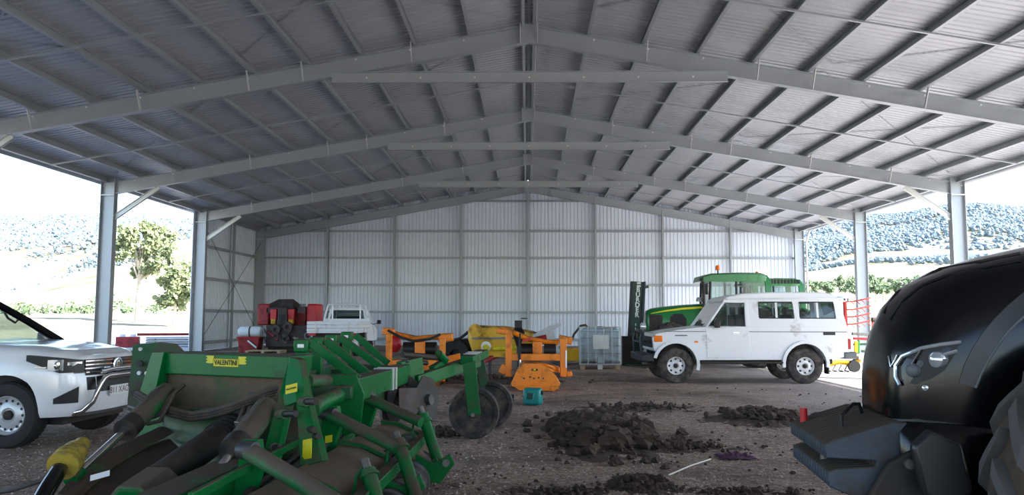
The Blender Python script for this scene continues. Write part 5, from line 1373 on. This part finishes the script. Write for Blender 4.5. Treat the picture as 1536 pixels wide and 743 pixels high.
# ------------------------------------------------ tank in a cage
cx_ = (P(871, 550, 23).x+P(934, 550, 23).x)/2
ib = thing('liquid_tank', 'milky plastic liquid tank in a wire cage on a pallet', 'tank', (cx_, 23.4, 0), R(-6))
w_, d_ = .57, .47
MB().loft([[(-w_, -d_, .22), (w_, -d_, .22), (w_, d_, .22), (-w_, d_, .22)], [(-w_, -d_, 1.12), (w_, -d_, 1.12), (w_, d_, 1.12), (-w_, d_, 1.12)], [(-w_*.8, -d_*.8, 1.18), (w_*.8, -d_*.8, 1.18), (w_*.8, d_*.8, 1.18), (-w_*.8, d_*.8, 1.18)]]).build('tank', M['ibc'], ib, bevel=.06, seg=3)
MB().cyl((0, 0, 1.17), (0, 0, 1.22), .1, n=16).build('lid', M['black'], ib)
for z in (.24, .46, .68, .90, 1.08): MB().tube([(-w_-.02, -d_-.02, z), (w_+.02, -d_-.02, z), (w_+.02, d_+.02, z), (-w_-.02, d_+.02, z)], .010, 6, True).build('cage_hoop', M['galv'], ib)
MB().tube([(-w_-.02, -d_-.02, 1.2), (w_+.02, -d_-.02, 1.2), (w_+.02, d_+.02, 1.2), (-w_-.02, d_+.02, 1.2)], .014, 6, True).build('cage_top_rail', M['galv_brace'], ib)
for k in range(6):
    x = -w_+k*2*w_/5
    for y in (-d_-.03, d_+.03): MB().tube([(x, y, .16), (x, y, 1.2)], .010, 6).build('cage_bar', M['galv'], ib)
for k in range(1, 5):
    y = -d_+k*2*d_/5
    for x in (-w_-.03, w_+.03): MB().tube([(x, y, .16), (x, y, 1.2)], .010, 6).build('cage_bar', M['galv'], ib)
MB().box(-.20, .26, -d_-.05, -d_-.04, .58, .98).build('sign_plate', M['galv_brace'], ib)
MB().box(-w_-.03, w_+.03, -d_-.03, d_+.03, .13, .17).build('pallet_deck', M['galv'], ib)
for x in (-.5, 0, .5):
    for y in (-.40, .40): MB().box(x-.07, x+.07, y-.07, y+.07, 0, .13).build('pallet_foot', M['galv_brace'] if x == 0 else M['pallet'], ib)
MB().box(-.08, .10, -d_-.04, -d_+.02, .18, .34).build('outlet_valve', M['ibc'], ib, bevel=.02)
tubes('hose', M['steel_dark'], ib, [(-.35, -.2, 1.18), (-.42, -.2, 1.26), (-.55, -.22, 1.24), (-.75, -.25, 1.0), (-.85, -.3, .75)], .035, 8)

# ------------------------------------------------ dark green post driver mast
md = thing('post_driver', 'tall dark green post driver mast with white upright lettering beside the liquid tank', 'implement', (P(948, 545, 25).x, 25.0, 0), world=True)
b0, b1 = P(950, 545, 25), P(956, 423, 25); b0.z = .25
bars('mast', M['darkpost'], md, b0, b1, .40, .30, (0, 1, 0)).data
dirm = (b1-b0).normalized()
rt_ = V(1, 0, 0)
q0, q1 = b0+V(-.19, -.19, 0), b1+V(-.19, -.19, 0)
bars('mast_rail', M['black'], md, q0, q1, .09, .06, (0, 1, 0)); bars('mast_rail', M['navy'], md, b0+V(.20, -.19, 0), b1+V(.20, -.19, 0), .07, .06, (0, 1, 0))
up_m = dirm; xm_ = V(0, -1, 0).cross(up_m)*-1
for k, ch in enumerate('BURDER'):
    q = b0.lerp(b1, .89-k*.067)+V(.02, -.158, 0)
    text('mast_lettering', ch, .20, basis(q, V(1, 0, 0), up_m), M['white_print'], md, .002, 1.0, .006)
for k, (f_, h_) in enumerate(((.43, .08), (.37, .10))):
    q = b0.lerp(b1, f_)+V(.0, -.158, 0); MB().box(q.x-.012, q.x+.012, q.y-.004, q.y, q.z-h_/2, q.z+h_/2).build('mast_marking', M['white_print'], md)
for f_, ma_ in ((.30, 'white_print'), (.27, 'yellow_decal'), (.94, 'white_print'), (.98, 'white_print')):
    q = b0.lerp(b1, f_)+V(.03 if f_ > .5 else 0, -.158, 0); MB().box(q.x-.06, q.x+.06, q.y-.004, q.y, q.z-.03, q.z+.03).build('mast_marking', M[ma_], md)
bars('mast_bracket', M['darkpost'], md, b1+V(.2, -.05, -.18), b1+V(.34, -.05, -.15), .1, .08)
bars('base_block', M['black_dirty'], md, V(b0.x-.15, 25, 0), V(b0.x-.15, 25, .9), .42, .5, (0, 1, 0)); bars('base_block', M['darkpost'], md, V(b0.x-.1, 25.2, .3), V(b0.x+.28, 25.2, .3), .4, .5)
bars('stabiliser_foot', M['darkpost'], md, V(b0.x-.3, 24.7, .03), V(b0.x+.4, 24.7, .03), .3, .06)
tubes('hose', M['hose'], md, [b0.lerp(b1, .3)+V(.22, -.2, 0), b0.lerp(b1, .28)+V(.36, -.2, -.1), b0.lerp(b1, .2)+V(.30, -.2, 0)], .03, 8)

# ------------------------------------------------ red harvester parts at the left of the end wall
rh = thing('harvester_machine', 'dark red harvester head with two red and yellow tipped guards by the end wall', 'implement', (P(430, 522, 33).x, 33.0, 0), world=True)
RD = M['red']; Yh = 33.0
def rbox(name, ma, px0, px1, y0, y1, ya_, yb_, bev=.03):
    a, b = P(px0, y1, ya_), P(px1, y0, ya_)
    return MB().box(a.x, b.x, ya_, yb_, a.z, b.z).build(name, ma, rh, bevel=bev)
rbox('side_panel', RD, 385, 404, 456, 488, 33.0, 33.7, .06)
rbox('side_panel', M['red_bright'], 459, 477, 456, 493, 32.9, 33.8, .08)
rbox('centre_panel', RD, 404, 459, 460, 492, 33.3, 33.9)
MB().loft([[P(400, 462, 33), P(440, 462, 33), P(440, 470, 33), P(400, 470, 33)], [P(418, 449, 33.4), P(440, 449, 33.4), P(452, 458, 33.4), P(404, 456, 33.4)]]).build('chute_top', M['machine_dark'], rh)
for px in (410, 436):
    g_ = rbox('guard', M['red_bright'], px-5, px+5, 464, 480, 32.7, 32.9, .02); rbox('guard_tip', M['yellow'], px-4, px+3, 479, 486, 32.68, 32.9, .01)
rbox('gearbox', M['machine_dark'], 416, 430, 462, 488, 32.6, 33.2)
for k in range(6): rbox('guide_finger', M['steel_dark'], 418+k*2.2, 419.2+k*2.2, 472, 487, 32.5, 32.55, .002)
for k in range(7):
    a = P(447+k*1.8, 456, 32.8); b = P(447+k*1.8, 470, 32.8); MB().bar(a, b, .02, .05, (0, 1, 0)).build('feed_rod', M['steel_dark'], rh)
rbox('lower_body', M['machine_dark'], 398, 470, 488, 521, 32.6, 33.8)
random.seed(5)
for k in range(14):
    px, py = random.uniform(406, 442), random.uniform(489, 515); c = P(px, py, 32.55); r_ = random.uniform(.08, .22)
    if k % 3 == 0: MB().lathe([(r_*.4, -.04), (r_, -.04), (r_, .04), (r_*.4, .04)], c, (.2, 1, .1), 18, closed=True).build('pulley', M['steel_dark'] if k % 2 else M['machine_dark'], rh)
    elif k % 3 == 1: MB().tube([c, c+V(random.uniform(-.3, .3), -.1, random.uniform(-.3, .2)), c+V(random.uniform(-.4, .4), -.05, -.3)], .03, 6).build('hose', M['hose'], rh)
    else: MB().bar(c, c+V(random.uniform(-.3, .3), 0, random.uniform(-.2, .3)), .05, .09).build('lever', M['red'] if k % 2 else M['steel'], rh, bevel=.01)
MB().lathe([(.10, -.04), (.16, -.04), (.16, .04), (.10, .04)], P(462, 504, 32.4), (.1, 1, 0), 20, closed=True).build('pulley', M['grey_plastic'], rh)
MB().lathe([(.15, -.15), (.42, -.16), (.46, -.1), (.46, .1), (.42, .16), (.15, .15)], V(P(462, 510, 33).x, 33.0, .46), (0, 1, 0), 30, closed=True).build('tire', M['rubber_clean'], rh)
MB().box(P(400, 500, 32.6).x, P(470, 500, 32.6).x, 32.8, 33.6, 0, .3).build('skid', M['black_dirty'], rh)
# pallet, crate and drum
pt = thing('wooden_pallet', 'pale wooden pallet lying on the ground before the red harvester head', 'pallet', (P(404, 527, 32).x, 31.6, 0), R(3))
for k in range(5): MB().box(-.68, .68, -.5+k*.22, -.38+k*.22, .115, .14).build('deck_board', M['pallet'], pt)
for x in (-.62, 0, .62):
    MB().box(x-.06, x+.06, -.5, .5, .02, .115).build('bearer', M['pallet'], pt)
for y in (-.45, .45): MB().box(-.68, .68, y-.05, y+.05, 0, .02).build('base_board', M['pallet'], pt)
c_ = P(378, 520, 31.8)
cr_ = thing('red_crate', 'faded red plastic crate under the white drum beside the wooden pallet', 'crate', (P(376, 510, 32.6).x, 32.6, 0), R(3))
MB().loft([[(-.38, -.3, .0), (.38, -.3, 0), (.38, .3, 0), (-.38, .3, 0)], [(-.44, -.34, .62), (.44, -.34, .62), (.44, .34, .62), (-.44, .34, .62)]]).build('crate_body', M['red'], cr_, bevel=.03)
MB().tube([(-.46, -.36, .62), (.46, -.36, .62), (.46, .36, .62), (-.46, .36, .62)], .025, 6, True).build('crate_rim', M['red_bright'], cr_)
MB().bar((0, -.40, .50), (.36, -.42, .22), .04, .06).build('white_slat', M['white_jug'], cr_)
dr_ = thing('plastic_drum', 'white plastic drum with a black strap lying on the red crate', 'drum', (P(376, 494, 32.6).x, 32.6, .64), R(3))
MB().lathe([(.001, -.48), (.12, -.48), (.20, -.42), (.215, -.36), (.215, -.04), (.20, -.02), (.20, .02), (.215, .04), (.215, .36), (.20, .42), (.12, .48), (.001, .48)], (0, 0, .215), (1, 0, 0), 24).build('drum_shell', M['white_jug'], dr_)
MB().lathe([(.205, -.02), (.222, -.02), (.222, .02), (.205, .02)], (0, 0, .215), (1, 0, 0), 24, closed=True).build('strap', M['black'], dr_)
MB().cyl((-.48, 0, .26), (-.54, 0, .26), .04, n=12).build('drum_cap', M['white_jug'], dr_)

# ------------------------------------------------ red hay rake behind the wagon, in the sun
hr = thing('hay_rake', 'faded red and yellow hay rake with long tines standing in the sun behind the wagon', 'implement', (P(1300, 552, 22.6).x, 22.6, 0), world=True)
Yk = 22.6
for k, py in enumerate((447, 459, 470, 481)):
    a, b = P(1268, py+6, Yk+.4), P(1306, py, Yk+.2)
    tubes('tine_arm', M['red_faded'], hr, [a, a.lerp(b, .4)+V(0, 0, -.03), b], .022, 6)
    for q in range(4): tubes('tine', M['red_faded'], hr, [a.lerp(b, .2+.2*q), a.lerp(b, .2+.2*q)+V(.05, -.2, -.12)], .010, 5)
bars('rake_mast', M['red_bright'], hr, P(1269, 490, Yk+.4), P(1267, 453, Yk+.4), .07, .10, (0, 1, 0))
for px in (1309, 1313): bars('rake_mast', M['red_faded'], hr, P(px, 503, Yk), P(px, 478, Yk), .05, .05, (0, 1, 0))
cyls('mast_wheel', M['machine_dark'], hr, P(1308, 480, Yk-.1), P(1315, 480, Yk-.1), .07, 14)
bars('main_rail', M['steel'], hr, P(1278, 501, Yk), P(1330, 503, Yk), .09, .08); bars('main_rail', M['red'], hr, P(1280, 508, Yk), P(1325, 510, Yk), .07, .07)
bars('cross_rail', M['green_dark'], hr, P(1280, 517, Yk), P(1322, 516, Yk), .05, .06); bars('cross_rail', M['green_dark'], hr, P(1292, 527, Yk), P(1324, 528, Yk), .05, .06)
bars('support_post', M['yellow'], hr, P(1284, 530, Yk-.2), P(1284, 512, Yk-.2), .09, .06, (0, 1, 0)); bars('support_post', M['tractor_green'], hr, P(1288, 530, Yk-.2), P(1288, 510, Yk-.2), .05, .05, (0, 1, 0))
bars('support_post', M['tractor_green'], hr, P(1314, 530, Yk), P(1312, 500, Yk), .05, .05, (0, 1, 0)); bars('drawbar', M['pallet'], hr, P(1286, 537, Yk-.3), P(1322, 532, Yk), .10, .10)
for k in range(3): tubes('brace', M['red_faded'], hr, [P(1312+k*3, 486+k*4, Yk), P(1324, 503, Yk)], .02, 6)
wq = P(1317, 545, Yk); wq.z = .27
MB().lathe([(.12, -.08), (.24, -.09), (.27, -.05), (.27, .05), (.24, .09), (.12, .08)], wq, (0, 1, 0), 26, closed=True).build('tire', M['rubber'], hr); MB().lathe([(.001, -.05), (.12, -.06), (.12, .06), (.001, .05)], wq, (0, 1, 0), 20).build('rim', M['rim_white'], hr)
bars('axle_post', M['steel_dark'], hr, wq+V(0, .12, 0), P(1316, 516, Yk+.1), .05, .06, (0, 1, 0))
tubes('yellow_arm', M['yellow'], hr, [P(1238, 548, Yk-.2), P(1258, 543, Yk-.2), P(1276, 545, Yk-.2), P(1290, 540, Yk-.2)], .07, 8)
for k in range(4): tubes('ground_tine', M['steel_dark'], hr, [P(1244+k*9, 548, Yk-.2), P(1240+k*9, 556, Yk-.3), V(P(1246+k*9, 560, Yk-.3).x, Yk-.3, .01)], .02, 6)
cyls('jockey_wheel', M['black'], hr, V(P(1279, 550, Yk-.3).x, Yk-.45, .16), V(P(1279, 550, Yk-.3).x, Yk-.33, .16), .155, 20)
bars('jockey_leg', M['navy'], hr, V(P(1279, 550, Yk-.3).x, Yk-.3, .16), P(1283, 532, Yk-.25), .05, .05, (0, 1, 0))

# ------------------------------------------------ roofing stack outside the left column
for k, nm in enumerate(('bottom', 'second', 'third', 'topmost')):
    sk = thing('roof_sheet_bundle', 'grey bundle of long roofing sheets outside the columns, %s of its stack' % nm, 'building material', (-16.9, 38.5, .10+k*.115), R(20), group='roofing bundles outside the columns')
    mb = MB(); pr = ribs(.9, 5); n_ = len(pr)
    pts = [(-1.5, y-.45, z*1.3) for y, z in pr]+[(-1.5, y-.45, z*1.3-.05) for y, z in reversed(pr)]
    mb.prism(pts, (4.2, 0, 0)); mb.build('sheets', M['galv'], sk, smooth=0)
    MB().box(-1.2, -1.1, -.45, .45, -.10, -.05).build('batten', M['pallet'], sk); MB().box(2.0, 2.1, -.45, .45, -.10, -.05).build('batten', M['pallet'], sk)
bt_ = thing('steel_beam', 'dull red steel beam lying on the grey roofing bundles', 'building material', (-16.9, 38.5, .60), R(20))
mb = MB(); ibeam(mb, (-1.9, -.2, 0), (2.6, -.2, 0), .12, .12); mb.build('flanged_section', M['red'], bt_)
bk_ = thing('red_crate', 'dull red crate with white lids lying at the end of the roofing bundles', 'crate', (-19.0, 37.6, 0), R(20))
MB().box(-.5, .5, -.35, .35, 0, .5).build('crate_body', M['red'], bk_, bevel=.03)
for x in (-.25, .2): MB().cyl((x, 0, .5), (x, 0, .62), .13, n=14).build('lid', M['white_jug'], bk_)
# ================================================================== loose things on the floor
jc = thing('jerry_can', 'teal plastic jerry can lying on the gravel beside the orange mulcher', 'jerry can', tuple(G(797, 608.5)), R(-14))
MB().box(-.155, .155, 0, .24, 0, .285).build('can_body', M['teal'], jc, bevel=.05, seg=3)
MB().tube([(-.09, .0, .20), (-.09, -.02, .09), (.03, -.02, .09), (.05, -.01, .20)], .016, 8).build('handle', M['teal'], jc)
MB().prism([(-.10, -.003, .08), (.03, -.003, .08), (.06, -.003, .20), (-.08, -.003, .21)], (0, .01, 0)).build('handle_recess', mat('dark_teal', rgb(6, 70, 70), .5), jc)
MB().cyl((.156, .08, .21), (.185, .08, .21), .035, n=14).build('cap', M['black'], jc)
cp = thing('plant_pot', 'small dark plastic pot standing beside the teal jerry can', 'pot', tuple(G(766, 607)))
MB().lathe([(.001, 0), (.045, 0), (.055, .12), (.062, .13), (.062, .165), (.052, .165), (.045, .02), (.001, .02)], (0, 0, 0), (0, 0, 1), 18).build('pot_wall', M['black'], cp)
MB().lathe([(.001, .13), (.05, .125)], (0, 0, 0), (0, 0, 1), 16).build('soil', M['soil'], cp)
a, b = G(1003, 713, .02), G(1066, 689, .03)
tag(MB().tube([a, a.lerp(b, .5)+V(0, 0, .01), b], .007, 6).build('rod', M['rope']), 'thin pale rod lying on the gravel near the purple rag', 'rod')
mb = MB(); c = G(1105, 688, .0); n_ = 14; vs_ = []
for i in range(n_+1):
    for j in range(n_+1):
        u, w_ = i/n_-.5, j/n_-.5
        p = Vector((u*3, w_*3, 0)); z = .02+.07*abs(noise.noise(p*2.2))+.03*noise.noise(p*6)
        vs_.append((c.x+u*.40+.05*noise.noise(p), c.y+w_*.26+.05*noise.noise(p+V(5, 0, 0)), max(.004, z*(1-1.2*(u*u+w_*w_)))))
mb.add(vs_, [(i*(n_+1)+j, (i+1)*(n_+1)+j, (i+1)*(n_+1)+j+1, i*(n_+1)+j+1) for i in range(n_) for j in range(n_)])
rg_ = mb.build('rag', M['rag'], smooth=60); so = rg_.modifiers.new('solid', 'SOLIDIFY'); so.thickness = .006
tag(rg_, 'crumpled purple rag on the gravel', 'rag')

# ================================================================== spilled soil
random.seed(21)
def clod(mb, c, r_):
    nu, nv = 6, 4; c = Vector(c); vs = [c+V(0, 0, r_*random.uniform(.6, 1))]; fs = []
    for j in range(1, nv):
        ph = math.pi*j/nv
        for i in range(nu):
            t = 2*math.pi*(i+.3*j)/nu; k = random.uniform(.65, 1.25)
            vs.append(c+V(math.sin(ph)*math.cos(t), math.sin(ph)*math.sin(t), .75*math.cos(ph))*r_*k)
    vs.append(c-V(0, 0, r_*.7))
    for i in range(nu): fs.append((0, 1+i, 1+(i+1) % nu))
    for j in range(nv-2):
        for i in range(nu):
            a_ = 1+j*nu+i; b_ = 1+j*nu+(i+1) % nu; fs.append((a_, a_+nu, b_+nu, b_))
    e = len(vs)-1; o = 1+(nv-2)*nu
    for i in range(nu): fs.append((o+i, e, o+(i+1) % nu))
    mb.add(vs, fs)
def heap(name, label, cpx, rx, ry, h_, nclod, cr, rot=0.0, seed=0):
    """low mound of soil with clods on it"""
    c = G(*cpx); mb = MB(); n_ = 34; vs_ = []
    for i in range(n_+1):
        for j in range(n_+1):
            u, w_ = 2*i/n_-1, 2*j/n_-1
            d = math.sqrt(u*u+w_*w_); p = Vector((u*2.2+seed, w_*2.2, seed*.7))
            k = max(0, 1-d*(1+.5*noise.noise(p)))
            z = h_*(k**.7)*(.75+.6*noise.noise(p*2.1))+.05*k*noise.noise(p*6)
            vs_.append((c.x+u*rx*math.cos(rot)-w_*ry*math.sin(rot), c.y+u*rx*math.sin(rot)+w_*ry*math.cos(rot), max(-.012, z-.012)))
    mb.add(vs_, [(i*(n_+1)+j, (i+1)*(n_+1)+j, (i+1)*(n_+1)+j+1, i*(n_+1)+j+1) for i in range(n_) for j in range(n_)])
    for k in range(nclod):
        t = random.uniform(0, 2*math.pi); q = min(1.25, abs(random.gauss(0, .5)))
        u, w_ = q*math.cos(t), q*math.sin(t)
        r_ = cr*random.uniform(.25, 1)**1.6*(1 if q < .8 else .6)
        zz = max(0, h_*(max(0, 1-q)**.7)*.8)
        clod(mb, (c.x+u*rx*math.cos(rot)-w_*ry*math.sin(rot), c.y+u*rx*math.sin(rot)+w_*ry*math.cos(rot), zz+r_*.25), r_)
    return tag(mb.build(name, M['soil'], smooth=0), label, 'soil', kind='stuff')
heap('soil_heap', 'dark heap of broken soil clods on the open gravel', (903, 650), .80, 2.1, .10, 700, .15, 0, 1)
heap('soil_spill', 'flat dark soil spill running towards the pale rod', (1010, 672), .85, .55, .04, 160, .05, .2, 2)
heap('soil_spill', 'dark soil spill by the front weights of the black tractor', (1150, 628), 1.1, 1.3, .07, 220, .10, 0, 3)
heap('soil_spill', 'dark soil mound near the end of the pale rod', (960, 728), .42, .5, .07, 140, .04, 0, 4)
heap('soil_spill', 'thin dark soil patch before the soil heap', (845, 742), .55, .45, .03, 120, .035, 0, 5)
heap('soil_spill', 'dark soil under the two orange mulchers', (730, 572), 2.0, 1.2, .10, 160, .09, 0, 6)
heap('soil_spill', 'dark soil patch between the wagon and the soil heap', (960, 612), 1.4, .8, .03, 120, .06, 0, 7)
heap('soil_spill', 'few dark clods beside the nearer gauge wheel', (662, 652), .35, .5, .03, 40, .08, 0, 8)
heap('soil_spill', 'dark soil scattered near the front edge of the shed floor', (1120, 740), .9, .3, .02, 120, .03, 0, 9)
mb = MB()
for k in range(420):
    y = 6.0+random.random()**1.3*11; x = random.uniform(-.25*y, .42*y)
    if noise.noise(Vector((x*.5, y*.5, 2.0))) < -.05: continue
    r_ = random.uniform(.006, .022)*(1.6 if random.random() < .1 else 1); clod(mb, (x, y, r_*.3), r_)
tag(mb.build('scattered_clods', M['soil'], smooth=0), 'small dark soil crumbs strewn between the machines', 'soil', kind='stuff')
# loose gravel
mb = MB()
for k in range(5200):
    y = 5.2+random.random()**1.6*9; x = random.uniform(-.55*y-1, .62*y)
    r_ = random.uniform(.006, .017)
    a_ = random.uniform(0, 6.28); c_, s_ = math.cos(a_)*r_, math.sin(a_)*r_
    mb.add([(x+c_, y+s_, 0), (x-s_, y+c_, 0), (x-c_, y-s_, 0), (x+s_, y-c_, 0), (x+c_*.2, y, r_*random.uniform(.6, 1))], [(0, 1, 4), (1, 2, 4), (2, 3, 4), (3, 0, 4)])
M['stone'] = mat('gravel_stones', rgb(176, 164, 156), .9, 0, .6, 60)
tag(mb.build('loose_gravel', M['stone'], smooth=0), 'loose grey gravel stones strewn over the floor', 'gravel', kind='stuff')

# ================================================================== trees and the valley
random.seed(3)
def ground_z(x, y):
    r_ = math.hypot(x, y); return land(r_, math.degrees(math.atan2(x, y))) if r_ > 75 else 0
ico = None
def leafball(mb, c, r_, n=16, s=.45):
    """loose clump of small leaf cards turned every way"""
    c = Vector(c)
    for k in range(n):
        d = Vector((random.gauss(0, 1), random.gauss(0, 1), random.gauss(0, .8)))
        if d.length < 1e-3: continue
        p = c+d.normalized()*r_*random.uniform(.35, 1)
        a = Vector((random.uniform(-1, 1), random.uniform(-1, 1), random.uniform(-1, 1))).normalized(); b = a.orthogonal().normalized()
        q = s*random.uniform(.6, 1.2)
        mb.add([p-a*q, p+b*q*.55, p+a*q, p-b*q*.55], [(0, 1, 2, 3)])
def tree(name, label, base, h_, crown, trunk_r, ma='leaf', group=None, n=26, card=.45, lean=0):
    base = Vector(base); t = thing(name, label, 'tree', tuple(base), group=group)
    pts = [V(0, 0, -.3), V(lean*.1, 0, h_*.25), V(lean*.3, .1, h_*.5), V(lean*.5, 0, h_*.8)]
    tk = MB().tube(pts, [trunk_r, trunk_r*.8, trunk_r*.55, trunk_r*.25], 8).build('trunk', M['bark'], t, smooth=60)
    fo = MB()
    for i, (dx, dz, r_) in enumerate(crown):
        c = V(dx*h_, random.uniform(-.12, .12)*h_, dz*h_)
        s0 = pts[1].lerp(pts[2], .6 if i % 2 else 1.0)
        MB().tube([s0, s0.lerp(c, .5)+V(0, 0, .03*h_), c], [trunk_r*.4, trunk_r*.25, trunk_r*.08], 6).build('branch', M['bark'], tk)
        for k in range(5):
            cc = c+V(random.uniform(-.6, .6), random.uniform(-.6, .6), random.uniform(-.5, .5))*r_*h_
            leafball(fo, cc, r_*h_*.62, n, card)
    tag(fo.build('foliage', M[ma], t, smooth=0), kind='stuff')
    return t
def tb(px, py, Yy):
    p = P(px, py, Yy); return (p.x, p.y, ground_z(p.x, p.y))
Yt = 92
tree('gum_tree', 'tall pale gum tree standing between the two shaded side columns', tb(206, 478, Yt), 11.6,
     [(-.05, .80, .13), (.06, .88, .12), (-.10, .90, .11), (.16, .74, .13), (.02, .64, .13), (-.13, .68, .10), (.12, .54, .11), (.24, .84, .11), (.30, .70, .10), (-.04, .50, .08), (.22, .60, .10), (.05, .96, .08), (-.18, .78, .09), (.33, .58, .08), (.14, .92, .09)], .32, n=60, card=.30)
tree('leafy_tree', 'round leafy tree beside the column, to the side of the tall gum', tb(262, 478, Yt-6), 7.2,
     [(0, .55, .22), (.14, .70, .18), (-.14, .62, .18), (.05, .85, .15), (.18, .42, .17), (-.16, .40, .17), (.0, .30, .18), (.25, .55, .15), (.24, .8, .12)], .22, n=60, card=.30)
random.seed(12)
for (px, py, hh_) in ((22, 448, 3.2), (30, 470, 3), (66, 466, 2.6), (104, 468, 3), (140, 446, 4.0), (12, 488, 2.2), (88, 478, 2), (178, 460, 5), (232, 470, 3.4), (127, 474, 2), (44, 484, 1.8), (188, 485, 2)):
    Yy = (104+px % 5*7) if py > 460 else 170+px % 3*20
    p = tb(px, py, Yy); k = Yy/120
    b_ = thing('bush', 'low green bush on the dry slope across the valley', 'bush', p, group='bushes on the dry slope')
    mb = MB()
    for q in range(6): leafball(mb, (random.uniform(-.6, .6)*hh_*.6*k, random.uniform(-.5, .5)*hh_*.5, hh_*.35*k*random.uniform(.5, 1)), hh_*.38*k, 16, .35*k)
    tag(mb.build('foliage', M['bush'], b_, smooth=0), kind='stuff')
    MB().tube([(0, 0, -.2), (0, 0, hh_*.4*k)], .08*k, 6).build('stem', M['bark'], b_)
random.seed(14)
for k in range(24):
    px = 1208+k*7.2+random.uniform(-3, 3)
    back_ = 1200 < px < 1276
    Yy = 262+(k % 4)*15 if back_ else 192+(k % 5)*14; p = P(px, 450, Yy); base = (p.x, p.y, ground_z(p.x, p.y))
    tree('valley_tree', 'rounded green tree in the row along the valley field', base, random.uniform(5.5, 9.0), [(random.uniform(-.16, .16), random.uniform(.35, .8), .16) for q in range(6)], .25, 'bush', 'trees along the valley field', 22, .42)
# farmhouse in the valley
p = P(1256, 445, 225); fh = thing('farmhouse', 'low pale farmhouse with a grey roof among the valley trees', 'house', (p.x, p.y, ground_z(p.x, p.y)-.3), R(12))
fh.scale = (.5, .5, .5)
MB().box(-6, 6, -3, 3, 0, 2.6).build('wall', M['white_tray'], fh)
MB().prism([(-6.8, -3.8, 2.5), (-6.8, 3.8, 2.5), (-6.8, 0, 4.4)], (13.6, 0, 0)).build('roof', M['grey_metal'], fh)
for x in (-4, -1, 2.4): MB().box(x-.6, x+.6, -3.05, -2.95, .9, 2.0).build('window', M['black'], fh)
MB().box(4.0, 4.9, -3.05, -2.95, 0, 2.0).build('door', M['black'], fh)
# forest on the hills: uncountable
random.seed(99)
def blob(mb, c, r_):
    nu = 6; c = Vector(c); vs = [c+V(0, 0, r_*1.25)]; fs = []
    for j, (rr_, zz) in enumerate(((.75, .8), (1, .1), (.7, -.55))):
        for i in range(nu):
            t = 2*math.pi*(i+.5*j)/nu; k = random.uniform(.6, 1.4)
            vs.append(c+V(math.cos(t)*rr_*r_*k, math.sin(t)*rr_*r_*k, zz*r_*random.uniform(.6, 1.3)))
    for i in range(nu): fs.append((0, 1+i, 1+(i+1) % nu))
    for j in range(2):
        for i in range(nu):
            a_ = 1+j*nu+i; b_ = 1+j*nu+(i+1) % nu; fs.append((a_, a_+nu, b_+nu, b_))
    mb.add(vs, fs)
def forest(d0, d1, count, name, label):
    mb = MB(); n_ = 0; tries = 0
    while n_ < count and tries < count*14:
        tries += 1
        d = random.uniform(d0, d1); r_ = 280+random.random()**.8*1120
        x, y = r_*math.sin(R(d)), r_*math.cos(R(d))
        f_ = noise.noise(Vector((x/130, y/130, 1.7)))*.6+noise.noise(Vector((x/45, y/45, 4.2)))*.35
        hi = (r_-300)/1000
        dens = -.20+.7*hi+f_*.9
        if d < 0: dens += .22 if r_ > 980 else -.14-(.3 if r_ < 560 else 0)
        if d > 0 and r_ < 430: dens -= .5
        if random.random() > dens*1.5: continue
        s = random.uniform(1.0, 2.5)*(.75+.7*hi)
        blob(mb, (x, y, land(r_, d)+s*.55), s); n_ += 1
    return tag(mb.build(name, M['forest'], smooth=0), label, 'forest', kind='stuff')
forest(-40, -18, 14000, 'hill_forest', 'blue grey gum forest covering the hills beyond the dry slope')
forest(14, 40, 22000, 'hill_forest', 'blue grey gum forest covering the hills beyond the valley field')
